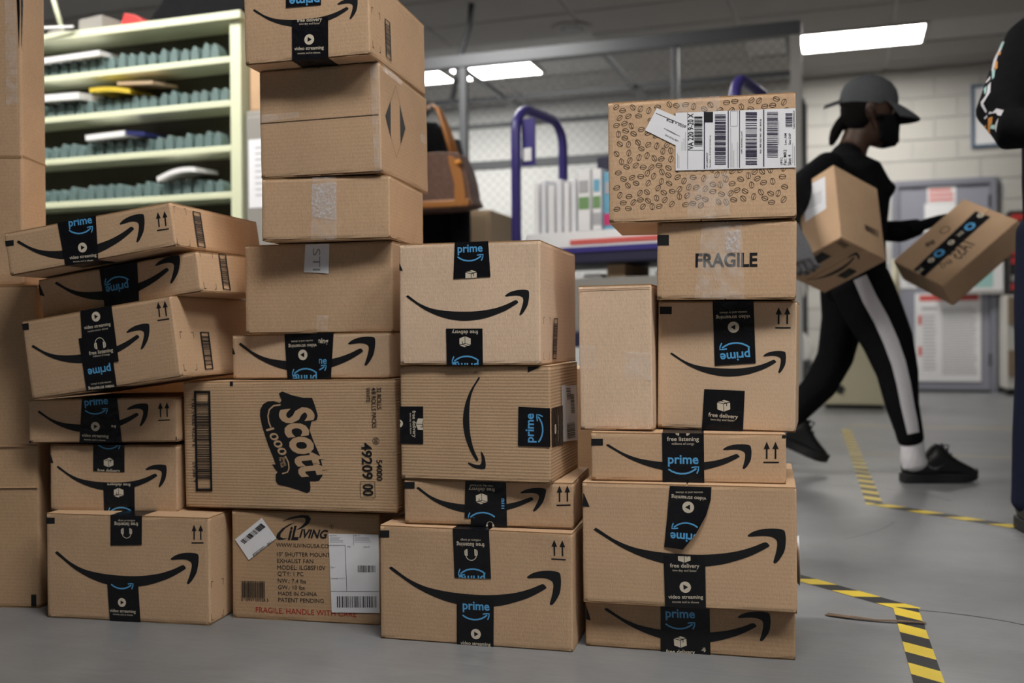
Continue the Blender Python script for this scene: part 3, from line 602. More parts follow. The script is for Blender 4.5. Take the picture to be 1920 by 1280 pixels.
  ('F', 'smile', (0.0264, 0.0706), (0.2808, 0.0676), (0.1444, 0.0236)),
  ('F', 'tape', [(0.1344, -0.0018), (0.2054, -0.0012), (0.2042, 0.0766), (0.1352, 0.075)], [('headphones', (0.1641, 0.0019), (0.1802, 0.0024)), ('bword', (0.1961, 0.0345), (0.1963, 0.0548), 'me')], 'tape'),
  ('F', 'tape', [(0.1219, 0.0153), (0.1945, 0.0169), (0.1952, 0.085), (0.124, 0.0843)], [('fd2', (0.1785, 0.0779), (0.1324, 0.0782)), ('fd', (0.182, 0.0712), (0.1304, 0.0716)), ('boxicon', (0.1674, 0.0522), (0.145, 0.0516)), ('psmile', (0.1815, 0.0219), (0.129, 0.0204))], 'tape'),
  ('F', 'poly', 'corner_mark', 'ink', [(0.0009, 0.0816), (0.0222, 0.0821), (0.022, 0.0688), (0.0007, 0.0684)]),
  ('F', 'arrows', (0.3009, 0.0427), (0.3276, 0.044), (0.301, 0.0809)),
 ],
 'M4': [
  ('F', 'smile', (0.0202, 0.1385), (0.3579, 0.1383), (0.1927, 0.0737)),
  ('F', 'tape', [(0.152, 0.1269), (0.2242, 0.1289), (0.2206, 0.2236), (0.149, 0.2225)], [('fl2', (0.2037, 0.2007), (0.1646, 0.1998)), ('fl', (0.2116, 0.1926), (0.1565, 0.1914)), ('headphones', (0.1983, 0.1741), (0.1722, 0.1728)), ('psmile', (0.2128, 0.141), (0.1598, 0.1388)), ('prime', (0.2127, 0.1291), (0.1603, 0.1262))], 'tape'),
  ('F', 'tape', [(0.1559, -0.005), (0.2284, -0.0042), (0.2295, 0.093), (0.1565, 0.0914)], [('prime', (0.168, 0.073), (0.2209, 0.0735)), ('psmile', (0.1679, 0.0536), (0.2205, 0.0564)), ('play', (0.1841, 0.0219), (0.2036, 0.0232)), ('vs', (0.1634, 0.0033), (0.2226, 0.0038))], 'tape'),
  ('F', 'poly', 'corner_mark', 'ink', [(0.0002, 0.2103), (0.0203, 0.2112), (0.0202, 0.1972), (0.0001, 0.1963)]),
  ('F', 'arrows', (0.3402, 0.1708), (0.3674, 0.1708), (0.3398, 0.2076)),
 ],
 'R2': [
  ('F', 'text', 'lettering', 'FRAGILE', (0.0712, 0.072), (0.1824, 0.0717), 'ink', 0.03, 0.0, (0.0711, 0.0852)),
  ('F', 'poly', 'corner_mark', 'ink', [(0.0008, 0.1204), (0.0223, 0.12), (0.0224, 0.1007), (0.0009, 0.101)]),
  ('F', 'clear', [(0.0692, 0.0025), (0.1596, -0.0005), (0.154, 0.1427), (0.0832, 0.1418)], 'clear_tape'),
  ('F', 'clear', [(0.1271, 0.0866), (0.1511, 0.0862), (0.1525, 0.1271), (0.1237, 0.1244)], 'frosted_tape'),
 ],
 'R3': [
  ('F', 'smile', (0.0243, 0.1419), (0.236, 0.1424), (0.1324, 0.1006)),
  ('F', 'tape', [(0.1075, 0.1203), (0.1823, 0.1266), (0.1772, 0.2405), (0.1022, 0.2406)], [('vs2', (0.1654, 0.2212), (0.1157, 0.2191)), ('vs', (0.1717, 0.2136), (0.1088, 0.211)), ('play', (0.1517, 0.1929), (0.1308, 0.1927)), ('psmile', (0.171, 0.1587), (0.1163, 0.1574)), ('prime', (0.1718, 0.1441), (0.1172, 0.1382))], 'tape'),
  ('F', 'tape', [(0.0847, 0.0006), (0.1607, -0.0009), (0.1631, 0.0746), (0.0886, 0.076)], [('psmile', (0.1012, 0.0831), (0.1539, 0.0824)), ('boxicon', (0.1129, 0.0464), (0.1366, 0.0471)), ('fd', (0.0968, 0.0273), (0.1512, 0.0248)), ('fd2', (0.1009, 0.019), (0.1454, 0.0182))], 'tape'),
  ('F', 'poly', 'corner_mark', 'ink', [(0.0026, 0.2311), (0.0258, 0.2311), (0.0259, 0.2168), (0.0028, 0.2167)]),
  ('F', 'arrows', (0.2167, 0.191), (0.244, 0.1912), (0.2163, 0.23)),
 ],
 'R3b': [
  ('F', 'poly', 'crease', 'corrugated_edge', [(0.0027, 0.2671), (0.1412, 0.2675), (0.1412, 0.2662), (0.0027, 0.2657)]),
  ('F', 'clear', [(0.0864, 0.0963), (0.1395, 0.0944), (0.1403, 0.1463), (0.0872, 0.1485)], 'clear_tape'),
  ('F', 'clear', [(-0.0011, 0.1154), (0.0321, 0.1152), (0.0328, 0.161), (-0.0004, 0.1615)], 'clear_tape'),
 ],
 'R1': [
  ('F', 'beans', [(0.0105, 0.0216), (0.327, 0.0249), (0.3282, 0.2183), (0.0109, 0.2195)]),
  ('F', 'clear', [(0.1293, 0.1999), (0.2046, 0.1984), (0.2048, 0.2254), (0.1282, 0.2252)], 'clear_tape'),
  ('F', 'clear', [(0.1445, 0.0028), (0.2196, 0.0029), (0.2202, 0.0841), (0.1438, 0.0821)], 'clear_tape'),
  ('F', 'label', 'return_sticker', [(0.0906, 0.2093), (0.1536, 0.1791), (0.1327, 0.1346), (0.069, 0.1696)]),
  ('F', 'text', 'lettering', '6000 + RDR', (0.1433, 0.1718), (0.1078, 0.1885), 'ink2', 0.008, 0.0, None),
  ('F', 'text', 'lettering', '1000 PAGE AVE', (0.1294, 0.1465), (0.1058, 0.1594), 'ink2', 0.0, 0.0, None),
  ('F', 'poly', 'label_rule', 'ink2', [(0.0893, 0.2007), (0.1369, 0.1774), (0.1366, 0.1766), (0.089, 0.2)]),
  ('F', 'poly', 'label_rule', 'grey_ink', [(0.1187, 0.1632), (0.1033, 0.1713), (0.1036, 0.1723), (0.119, 0.1642)]),
  ('F', 'poly', 'label_rule', 'grey_ink', [(0.1234, 0.1603), (0.1079, 0.1684), (0.1082, 0.1694), (0.1236, 0.1614)]),
  ('F', 'poly', 'label_rule', 'grey_ink', [(0.128, 0.1575), (0.1126, 0.1656), (0.1128, 0.1666), (0.1282, 0.1585)]),
  ('F', 'poly', 'label_rule', 'grey_ink', [(0.1326, 0.1547), (0.1172, 0.1627), (0.1175, 0.1638), (0.1329, 0.1557)]),
  ('F', 'label', 'shipping_label', [(0.125, 0.1988), (0.3379, 0.1957), (0.3377, 0.0894), (0.1241, 0.0928)]),
  ('F', 'text', 'lettering', 'VA 220 9-20 X', (0.1519, 0.1298), (0.1524, 0.196), 'ink2', 0.012, 0.0, (0.1468, 0.1301)),
  ('F', 'barcode', [(0.1583, 0.136), (0.1729, 0.1353), (0.1733, 0.1897), (0.1588, 0.1905)], False, 'v', 16, 'ink2', 30),
  ('F', 'poly', 'label_block', 'ink2', [(0.1759, 0.1979), (0.1924, 0.197), (0.1923, 0.1784), (0.1758, 0.1792)]),
  ('F', 'poly', 'label_rule', 'violet_ink', [(0.1758, 0.1792), (0.1778, 0.1791), (0.1772, 0.0932), (0.1751, 0.0933)]),
  ('F', 'poly', 'label_rule', 'violet_ink', [(0.2187, 0.1976), (0.2205, 0.1975), (0.2197, 0.0932), (0.218, 0.0933)]),
  ('F', 'poly', 'label_rule', 'violet_ink', [(0.2389, 0.197), (0.2404, 0.1969), (0.2396, 0.0928), (0.2381, 0.0929)]),
  ('F', 'poly', 'label_rule', 'violet_ink', [(0.2813, 0.1962), (0.2833, 0.1961), (0.2826, 0.0928), (0.2806, 0.0929)]),
  ('F', 'poly', 'label_rule', 'violet_ink', [(0.176, 0.1797), (0.1923, 0.1789), (0.1923, 0.1776), (0.176, 0.1784)]),
  ('F', 'poly', 'label_rule', 'violet_ink', [(0.1463, 0.1989), (0.1471, 0.1989), (0.1463, 0.0945), (0.1455, 0.0945)]),
  ('F', 'poly', 'label_rule', 'violet_ink', [(0.1468, 0.1293), (0.1744, 0.128), (0.1744, 0.1272), (0.1468, 0.1285)]),
  ('F', 'barcode', [(0.195, 0.1007), (0.2147, 0.0998), (0.2154, 0.1921), (0.1957, 0.1932)], False, 'v', 17, 'violet_ink', 44),
  ('F', 'barcode', [(0.2497, 0.0978), (0.2697, 0.0969), (0.2704, 0.1927), (0.2504, 0.1938)], False, 'v', 18, 'violet_ink', 44),
  ('F', 'barcode', [(0.2875, 0.1095), (0.3065, 0.1086), (0.3071, 0.191), (0.288, 0.192)], False, 'v', 19, 'violet_ink', 44),
  ('F', 'barcode', [(0.32, 0.1628), (0.332, 0.1622), (0.3322, 0.1876), (0.3202, 0.1882)], False, 'v', 20, 'violet_ink', 18),
  ('F', 'text', 'lettering', 'UPS SUREPOST', (0.1812, 0.0948), (0.1815, 0.1233), 'ink2', 0.004, 0.0, None),
  ('F', 'text', 'lettering', 'USPS TRACKING # eVS', (0.2431, 0.1187), (0.2434, 0.159), 'ink2', 0.004, 0.0, None),
  ('F', 'text', 'lettering', '9261 2909 9362 9457 1001 3614 65', (0.2763, 0.1171), (0.2767, 0.1796), 'ink2', 0.004, 0.0, None),
  ('F', 'text', 'lettering', 'Task# 0004656529', (0.3347, 0.1582), (0.3349, 0.1913), 'ink2', 0.004, 0.0, None),
  ('F', 'text', 'lettering', 'Size D6P', (0.3272, 0.1306), (0.3273, 0.151), 'ink2', 0.004, 0.0, None),
  ('F', 'text', 'lettering', 'Loc: AM', (0.3198, 0.131), (0.3199, 0.1513), 'ink2', 0.004, 0.0, None),
  ('F', 'text', 'lettering', 'Fac: MR2', (0.3188, 0.0948), (0.319, 0.1221), 'ink2', 0.004, 0.0, None),
  ('F', 'text', 'lettering', 'Slot 4', (0.3267, 0.0937), (0.3268, 0.1128), 'ink2', 0.004, 0.0, None),
  ('F', 'text', 'lettering', 'UP1G', (0.3126, 0.0951), (0.3127, 0.1083), 'ink2', 0.004, 0.0, None),
  ('F', 'text', 'lettering', 'TRACKING #: 1Z A07 867 YW 9999 110', (0.1868, 0.0946), (0.1873, 0.1541), 'ink2', 0.004, 0.0, None),
  ('F', 'poly', 'label_rule', 'grey_ink', [(0.1275, 0.1245), (0.1283, 0.1244), (0.1281, 0.0971), (0.1273, 0.0971)]),
  ('F', 'poly', 'label_rule', 'grey_ink', [(0.13, 0.1204), (0.1308, 0.1204), (0.1307, 0.097), (0.1298, 0.097)]),
  ('F', 'poly', 'label_rule', 'grey_ink', [(0.1359, 0.1449), (0.1367, 0.1449), (0.1366, 0.1287), (0.1357, 0.1288)]),
  ('F', 'poly', 'label_rule', 'grey_ink', [(0.1392, 0.1512), (0.1401, 0.1512), (0.1399, 0.1286), (0.1391, 0.1286)]),
  ('F', 'poly', 'label_rule', 'grey_ink', [(0.1424, 0.1628), (0.1432, 0.1627), (0.143, 0.1284), (0.1422, 0.1285)]),
  ('F', 'poly', 'label_rule', 'grey_ink', [(0.2233, 0.1659), (0.2241, 0.1659), (0.2236, 0.0943), (0.2228, 0.0943)]),
  ('F', 'poly', 'label_rule', 'grey_ink', [(0.2256, 0.138), (0.2264, 0.138), (0.2261, 0.0942), (0.2253, 0.0942)]),
  ('F', 'poly', 'label_rule', 'grey_ink', [(0.2285, 0.125), (0.2294, 0.125), (0.2291, 0.0941), (0.2283, 0.0941)]),
  ('F', 'poly', 'label_rule', 'grey_ink', [(0.2352, 0.1401), (0.236, 0.1401), (0.2357, 0.0938), (0.2349, 0.0938)]),
  ('F', 'poly', 'label_rule', 'grey_ink', [(0.3082, 0.1749), (0.309, 0.1748), (0.3087, 0.1315), (0.3079, 0.1315)]),
  ('F', 'poly', 'label_rule', 'grey_ink', [(0.3321, 0.1329), (0.3329, 0.1329), (0.3327, 0.0973), (0.3319, 0.0973)]),
  ('F', 'poly', 'label_rule', 'grey_ink', [(0.335, 0.1277), (0.3358, 0.1276), (0.3356, 0.092), (0.3348, 0.0921)]),
  ('F', 'outline', [(0.2235, 0.1966), (0.2361, 0.1961), (0.2359, 0.1684), (0.2233, 0.169)], 0.0004),
 ],
 'R4': [
  ('F', 'smile', (0.0295, 0.067), (0.2919, 0.0635), (0.1648, 0.0195)),
  ('F', 'tape', [(0.1326, -0.0017), (0.2081, -0.003), (0.2076, 0.0927), (0.1321, 0.093)], [('headphones', (0.1567, 0.0954), (0.1822, 0.0957)), ('fl', (0.1409, 0.0786), (0.1987, 0.0794)), ('fl2', (0.1498, 0.0705), (0.1899, 0.071)), ('prime', (0.1425, 0.0397), (0.1978, 0.0399)), ('psmile', (0.1435, 0.0209), (0.1984, 0.0227))], 'tape'),
  ('F', 'poly', 'corner_mark', 'ink', [(0.001, 0.0783), (0.023, 0.0786), (0.0229, 0.0662), (0.0009, 0.0659)]),
  ('F', 'arrows', (0.3131, 0.0383), (0.3406, 0.0387), (0.3133, 0.0769)),
  ('F', 'poly', 'corner_mark', 'ink', [(0.3463, 0.089), (0.3542, 0.0891), (0.3541, 0.0842), (0.3463, 0.0841)]),
 ],
 'R5': [
  ('F', 'smile', (0.0223, 0.1365), (0.3647, 0.139), (0.1973, 0.0749)),
  ('F', 'curl', [(0.1624, 0.221), (0.1597, 0.1952), (0.1573, 0.1666), (0.1542, 0.1379), (0.1511, 0.1092)], [(0.2369, 0.2209), (0.2353, 0.1975), (0.2267, 0.169), (0.2101, 0.1383), (0.1853, 0.1071)], [('vs2', (0.2212, 0.2105), (0.1732, 0.2091)), ('vs', (0.2273, 0.2001), (0.1651, 0.2018)), ('play', (0.2056, 0.1835), (0.1846, 0.1828)), ('psmile', (0.2119, 0.1507), (0.1653, 0.149)), ('prime', (0.2135, 0.1313), (0.1626, 0.1318))]),
  ('F', 'tape', [(0.1518, -0.0016), (0.2252, -0.0038), (0.2247, 0.0946), (0.1499, 0.0931)], [('boxicon', (0.1757, 0.0931), (0.1982, 0.0941)), ('fd', (0.1614, 0.075), (0.2141, 0.0764)), ('fd2', (0.1656, 0.067), (0.2094, 0.068)), ('play', (0.1783, 0.0373), (0.1987, 0.0384)), ('vs', (0.158, 0.0177), (0.2202, 0.0207)), ('vs2', (0.165, 0.0099), (0.2124, 0.0118))], 'tape'),
  ('F', 'poly', 'corner_mark', 'ink', [(0.0031, 0.2043), (0.0146, 0.1777), (0.0007, 0.1787)]),
 ],
 'R6': [
  ('F', 'smile', (0.0377, 0.072), (0.338, 0.0754), (0.1914, 0.0193)),
  ('F', 'tape', [(0.1412, -0.0048), (0.2319, -0.0037), (0.2306, 0.0812), (0.1417, 0.0794)], [('prime', (0.1506, 0.0691), (0.2041, 0.0706)), ('psmile', (0.1505, 0.0491), (0.204, 0.0508)), ('boxicon', (0.1658, 0.0205), (0.1886, 0.022)), ('fd', (0.1513, 0.0002), (0.2038, 0.0022)), ('word', (0.2232, 0.009), (0.2155, 0.0084), 'fr')], 'tape'),
  ('F', 'poly', 'corner_mark', 'ink', [(0.0016, 0.0783), (0.0108, 0.0493), (0.0015, 0.0506)]),
 ],
 'H1': [
  ('F', 'barcode', [(0.1301, 0.0895), (0.1999, 0.083), (0.2077, 0.1159), (0.1274, 0.1128)], False, 'h', 21, 'ink', 16),
  ('L', 'label', 'shipping_label', [(0.1465, 0.2997), (0.0416, 0.2874), (0.0497, 0.1509), (0.1487, 0.1473)]),
  ('L', 'poly', 'label_rule', 'grey_ink', [(0.132, 0.2444), (0.0625, 0.2362), (0.0627, 0.2338), (0.1322, 0.242)]),
  ('L', 'poly', 'label_rule', 'grey_ink', [(0.1327, 0.2366), (0.0632, 0.2286), (0.0635, 0.2262), (0.1329, 0.2341)]),
  ('L', 'poly', 'label_rule', 'grey_ink', [(0.1334, 0.2288), (0.064, 0.2209), (0.0642, 0.2185), (0.1336, 0.2264)]),
  ('L', 'poly', 'label_rule', 'grey_ink', [(0.134, 0.221), (0.0647, 0.2132), (0.0649, 0.2108), (0.1343, 0.2186)]),
  ('L', 'poly', 'label_rule', 'grey_ink', [(0.1347, 0.2132), (0.0654, 0.2056), (0.0657, 0.2032), (0.1349, 0.2108)]),
  ('L', 'poly', 'label_rule', 'grey_ink', [(0.1354, 0.2055), (0.0662, 0.198), (0.0664, 0.1956), (0.1356, 0.2031)]),
  ('L', 'poly', 'label_rule', 'grey_ink', [(0.1361, 0.1977), (0.0669, 0.1904), (0.0671, 0.188), (0.1363, 0.1953)]),
  ('B', 'smile', (0.1116, 0.2585), (0.1149, 0.0298), (0.1586, 0.1558)),
  ('B', 'tape', [(0.2109, 0.1681), (0.2054, 0.1084), (0.1665, 0.1106), (0.1728, 0.1739)], [], 'tape'),
  ('B', 'tape', [(0.0635, 0.1647), (0.0618, 0.1), (0.0159, 0.0997), (0.0224, 0.1691)], [], 'tape'),
  ('B', 'barcode', [(0.0602, 0.0371), (0.0561, 0.0134), (0.0111, 0.0136), (0.0112, 0.0313)], False, 'h', 22, 'ink', 10),
 ],
 'H2': [
  ('B', 'tape', [(0.1674, 0.0063), (0.1006, -0.005), (0.1081, 0.3437), (0.1842, 0.3427)], [('play', (0.1491, 0.3217), (0.1496, 0.3482)), ('bword', (0.1441, 0.251), (0.1393, 0.2931), 'o'), ('play', (0.1438, 0.1648), (0.1443, 0.1912)), ('bword', (0.1452, 0.0943), (0.1404, 0.1366), 'o'), ('play', (0.1433, 0.062), (0.1437, 0.0885)), ('word', (0.1471, 0.2131), (0.1453, 0.2405), 'XS'), ('word', (0.1391, 0.0011), (0.1396, 0.0307), 'SX')], 'tape'),
  ('B', 'text', 'lettering', '1AS5', (0.0818, 0.2083), (0.0747, 0.1266), 'ink', 0.0, 0.0, (0.0504, 0.2008)),
  ('B', 'text', 'lettering', '6H5', (0.0734, 0.111), (0.0862, 0.0683), 'ink', 0.0, 0.0, (0.0582, 0.1023)),
  ('B', 'ring', (0.2186, 0.216), 0.018, 0.003),
  ('B', 'text', 'lettering', '88', (0.2255, 0.1215), (0.2086, 0.1533), 'ink', 0.01, 0.0, None),
 ],
}

def carton_body(e, w, d, h, mat, rnd, t=.0028, br=.0022):
    """walls, four flaps (two on top, two below, meeting along the middle) and the cut edges between them"""
    r_ = br*1.5; per = []      # outline of the walls seen from above: (x, y, inward normal, kind)
    for cx, cy, a0 in ((w/2-r_, -d/2+r_, -90), (w/2-r_, d/2-r_, 0), (-w/2+r_, d/2-r_, 90), (-w/2+r_, -d/2+r_, 180)):
        for k in range(4):
            a = math.radians(a0+30*k); per.append((cx+r_*math.cos(a), cy+r_*math.sin(a), Vector((math.cos(a), math.sin(a), 0)), 1))
        a = math.radians(a0+90); nx, ny = math.cos(a), math.sin(a); L = (d if abs(nx) > .5 else w)-2*r_; tx, ty = -ny, nx
        px_, py_ = per[-1][0], per[-1][1]
        for f in [.006/L]+[q/9 for q in range(1, 9)]+[1-.006/L]: per.append((px_+tx*L*f, py_+ty*L*f, Vector((nx, ny, 0)), 0))
    rows = [t, t+.005]+[t+(h-2*t)*q/6 for q in range(1, 6)]+[h-t-.005, h-t]
    V = []; Fc = []; sm = []; n_ = len(per)
    for jr, z in enumerate(rows):
        edge = jr in (0, len(rows)-1)
        for x, y, nn, kd in per:
            k = rnd.uniform(0, .0013) if edge else (rnd.uniform(0, .0007) if kd else 0.)
            V.append(Vector((x, y, z))-nn*k)
    for jr in range(len(rows)-1):
        for q in range(n_):
            A = jr*n_+q; B = jr*n_+(q+1) % n_; Fc.append((A, B, B+n_, A+n_)); sm.append(bool(per[q][3]))
    Fc += [tuple(reversed(range(n_))), tuple((len(rows)-1)*n_+q for q in range(n_))]; sm += [False, False]
    me = bpy.data.meshes.new('body'); me.from_pydata(V, [], Fc); me.materials.append(MATS[mat]); me.polygons.foreach_set('use_smooth', sm); me.update()
    o = bpy.data.objects.new('body', me); COL.objects.link(o); o.parent = e
    for top in (0, 1):
        for sd in (-1, 1):
            g = rnd.uniform(.0006, .0016); i1 = rnd.uniform(.0006, .0022); i2 = rnd.uniform(.0004, .0016)
            x0, x1 = sorted((sd*g, sd*(w/2-i2)))
            z0, z1 = (h-t, h) if top else (0, t)
            fm = MB(); nseg = 6; xs = [x0+(x1-x0)*k/nseg for k in range(nseg+1)]
            yy = [-d/2+i1+rnd.uniform(0, .0012) for _ in xs]
            outline = [(xs[k], yy[k]) for k in range(nseg+1)]+[(x1, d/2-i1), (x0, d/2-i1)]
            fm.prism(outline, lambda u, v, tt: (u, v, tt), z0+.00015, z1-.00015)
            ob = fm.build('flap', [mat, 'corrugated_edge'], e)
            for p in ob.data.polygons:
                if abs(p.normal.z) < .5: p.material_index = 1
    return o
def place_prints(key, e, w, d, h):
    layer = .0004
    for k in PRINTS.get(key, []):
        face, kind = k[0], k[1]; fn = face_fn(face, w, d, h); nm = NRM[face]
        W, H = {'F': (w, h), 'R': (d, h), 'L': (d, h), 'B': (w, d), 'T': (w, d)}[face]
        full = [(0.0008, .0004), (W-.0008, .0004), (W-.0008, H-.0004), (.0008, H-.0004)]
        def lay(tris): return [(q, m) for q, m in ((clip(p, full), m) for p, m in tris) if q]
        if kind == 'smile':
            A = affine3((S_TIP, S_RIGHT, S_BOT), k[2:5])
            put('smile_print', lay([([A(p) for p in t], 'ink') for t in SMILE]), fn, .0004, e, nm)
        elif kind == 'poly':
            o = .00045 if k[3] in ('ink', 'seam') else .00145
            if k[2] in ('label_rule', 'label_block'): o = .0016
            put(k[2], lay([(t, k[3]) for t in poly_tris(k[4])]), fn, o, e, nm)
        elif kind == 'arrows':
            A = affine3(((0, 0), (1, 0), (0, 1)), k[2:5]); tr = poly_tris([(0, 0), (1, 0), (1, .065), (0, .065)])
            for c in (.22, .78): tr += poly_tris([(c-.055, .2), (c+.055, .2), (c+.055, .7), (c-.055, .7)])+poly_tris([(c-.2, .66), (c+.2, .66), (c, 1)])
            put('arrow_print', lay([([A(p) for p in t], 'ink') for t in tr]), fn, .0004, e, nm)
        elif kind == 'text':
            _, _, name, s, L, R, mat, bold, shear, up = k
            tr, asp = text_tris(s, bold, shear); X = sub(R, L); Y = (-X[1]*asp, X[0]*asp)
            if up:
                hv = sub(up, L); ln = math.hypot(*hv)*2 if False else None
                yl = math.hypot(-X[1], X[0]); dirY = (-X[1]/yl, X[0]/yl); hh = 2*abs(hv[0]*dirY[0]+hv[1]*dirY[1]); Y = (dirY[0]*hh, dirY[1]*hh)
            o = .0017 if mat in ('ink2', 'grey_ink') else .0005
            put(name, lay([([(L[0]+p[0]*X[0]+(p[1]-.5)*Y[0], L[1]+p[0]*X[1]+(p[1]-.5)*Y[1]) for p in t], mat) for t in tr]), fn, o, e, nm)
        elif kind == 'ptext':
            _, _, name, s, P0, P1, P2, mat, bold, shear = k
            tr, asp = text_tris(s, bold, shear); A = affine3(((0, 0), (1, 0), (0, 1)), (P0, P1, P2))
            put(name, [([A(p) for p in t], mat) for t in tr], fn, .0009, e, nm)
        elif kind == 'stroke':
            put(k[2], [(t, k[3]) for t in stroke_tris(k[4], k[5])], fn, .0009, e, nm)
        elif kind == 'outline':
            put('outline_print', [(t, 'ink') for i in range(len(k[2])) for t in stroke_tris([k[2][i], k[2][(i+1) % len(k[2])]], k[3])], fn, .0017, e, nm)
        elif kind == 'ring':
            put('ring_print', [(t, 'ink') for t in ring_tris(*k[2], k[3], k[4])], fn, .0006, e, nm)
        elif kind == 'barcode':
            q, frame, along, seed, mat, nb = k[2:8]; rb = random.Random(seed)
            def B(x, y): return tuple((1-x)*(1-y)*q[0][i]+x*(1-y)*q[1][i]+x*y*q[2][i]+(1-x)*y*q[3][i] for i in (0, 1))
            rc = []; pos = .12 if frame else 0.; end = .9 if frame else 1.
            ws = [rb.choice((1, 1, 2, 3)) for _ in range(2*nb)]; un = (end-pos)/sum(ws)
            for j, ww in enumerate(ws):
                if j % 2 == 0: rc.append((0 if not frame else .1, pos, 1 if not frame else .9, pos+ww*un))
                pos += ww*un
            if frame: rc += [(0, 0, 1, .025), (0, .975, 1, 1), (0, 0, .13, 1), (.87, 0, 1, 1)]
            tr = []
            for x0, y0, x1, y1 in rc:
                c4 = [(x0, y0), (x1, y0), (x1, y1), (x0, y1)]
                if along == 'h': c4 = [(y, x) for x, y in c4]
                tr += [([B(*p) for p in t], mat) for t in poly_tris(c4)]
            put('barcode_print', lay(tr), fn, .0017, e, nm)
        elif kind == 'crop':
            q = k[2]; tr = []
            for i in range(4):
                a, b, c = q[i], q[(i+1) % 4], q[(i-1) % 4]
                for o_ in (b, c):
                    tr += stroke_tris([a, (a[0]+(o_[0]-a[0])*.16, a[1]+(o_[1]-a[1])*.16)], .0011)
            put('crop_mark', lay([(t, 'ink') for t in tr]), fn, .0004, e, nm)
        elif kind == 'clear':
            q = [inset_to(p, W, H) for p in k[2]]
            put('clear_tape', [(t, k[3]) for t in poly_tris(q)], fn, .0012 if k[3] == 'clear_tape' else .00135, e, nm)
        elif kind == 'label':
            put(k[2], lay([(t, 'paper') for t in poly_tris(k[3])]), fn, .0014 if 'return' not in k[2] else .00125, e, nm)
        elif kind == 'tape':
            q = list(k[2]); items = k[3]; layer += .00022
            off = .0005+layer
            tp = []; V = []
            q = [inset_to(p, W, H) for p in q]
            bl, br_, tr_, tl = q
            snap_t = face in 'FR' and tl[1] > H-.012 and tr_[1] > H-.012; snap_b = face == 'F' and bl[1] < .012 and br_[1] < .012
            if snap_t: tl = (tl[0], H); tr_ = (tr_[0], H)
            if snap_b: bl = (bl[0], 0.); br_ = (br_[0], 0.)
            q = [bl, br_, tr_, tl]
            m = MB(); rows = 6
            ring = []
            if snap_b: ring.append([Vector((bl[0]-w/2, -d/2+.06, -off+.0)), Vector((br_[0]-w/2, -d/2+.06, -off+.0))] if face == 'F' else None)
            for r_ in range(rows+1):
                t = r_/rows
                ring.append([Vector(fn(bl[0]+(tl[0]-bl[0])*t, bl[1]+(tl[1]-bl[1])*t, off)), Vector(fn(br_[0]+(tr_[0]-br_[0])*t, br_[1]+(tr_[1]-br_[1])*t, off))])
            if snap_t and face == 'F': ring.append([Vector((tl[0]-w/2, -d/2+.07, h+off)), Vector((tr_[0]-w/2, -d/2+.07, h+off))])
            for a, b in zip(ring[:-1], ring[1:]): m.quad(a[0], a[1], b[1], b[0])
            tob = mesh_obj('tape', m.v, m.f, [k[4]], e)
            tob['label'] = 'black printed packing tape'
            tr = []
            for i_ in items:
                for t, mm in tape_item(i_):
                    c_ = clip(t, q)
                    if c_: tr.append((c_, mm))
            # white icon details drawn in tape colour lie a little higher
            put('tape_print', [t for t in tr if t[1] != 'tape'], fn, off+.0002, tob, nm)
            put('tape_print', [t for t in tr if t[1] == 'tape'], fn, off+.00035, tob, nm)
        elif kind == 'curl':
            Lp, Rp, items = k[2], k[3], k[4]
            a, b = Vector(Lp[0]), Vector(Rp[-1]); H0 = Lp[0][1]; 
            wtop = Rp[0][0]-Lp[0][0]; drop = H0-Lp[-1][1]
            def lift(p):
                fx = (p[0]-Lp[0][0])/wtop; fy = (H0-p[1])/drop
                s_ = max(0, fy*.75+fx*.55-.55); return .0013+.045*s_*s_
            rows = []
            NR, NC = 16, 8
            def lerp(l, t):
                x = t*(len(l)-1); i = min(int(x), len(l)-2); f = x-i; return (l[i][0]+(l[i+1][0]-l[i][0])*f, l[i][1]+(l[i+1][1]-l[i][1])*f)
            V = []; Fc = []
            for r_ in range(NR+1):
                l_, rr_ = lerp(Lp, r_/NR), lerp(Rp, r_/NR)
                for c_ in range(NC+1):
                    p = (l_[0]+(rr_[0]-l_[0])*c_/NC, min(l_[1]+(rr_[1]-l_[1])*c_/NC, H)); V.append(fn(*p, lift(p)))
            for r_ in range(NR):
                for c_ in range(NC): i = r_*(NC+1)+c_; Fc.append((i, i+NC+1, i+NC+2, i+1))
            tob = mesh_obj('tape', V, Fc, ['tape'], e, smooth=True); tob['label'] = 'black printed packing tape peeling off at its lower end'
            outl = list(Lp)+list(reversed(Rp)); 
            strips = []
            for r_ in range(NR):
                l0, r0, l1, r1 = lerp(Lp, r_/NR), lerp(Rp, r_/NR), lerp(Lp, (r_+1)/NR), lerp(Rp, (r_+1)/NR)
                strips.append([l0, l1, r1, r0])
            tr = []
            for i_ in items:
                for t, mm in tape_item(i_):
                    for sq in strips:
                        c_ = clip(t, sq)
                        if c_: tr.append((c_, mm))
            put('tape_print', [t for t in tr if t[1] != 'tape'], fn, lambda p: lift(p)+.0004, tob, nm)
            put('tape_print', [t for t in tr if t[1] == 'tape'], fn, lambda p: lift(p)+.0006, tob, nm)
        elif kind == 'beans':
            q = k[2]; rb = random.Random(11); pts = []
            def B(x, y): return tuple((1-x)*(1-y)*q[0][i]+x*(1-y)*q[1][i]+x*y*q[2][i]+(1-x)*y*q[3][i] for i in (0, 1))
            tries = 0
            while tries < 9000 and len(pts) < 330:
                tries += 1; p = B(rb.uniform(.015, .985), rb.uniform(.02, .98))
                if all((p[0]-o_[0])**2+(p[1]-o_[1])**2 > .0127**2 for o_ in pts): pts.append(p)
            tr = []
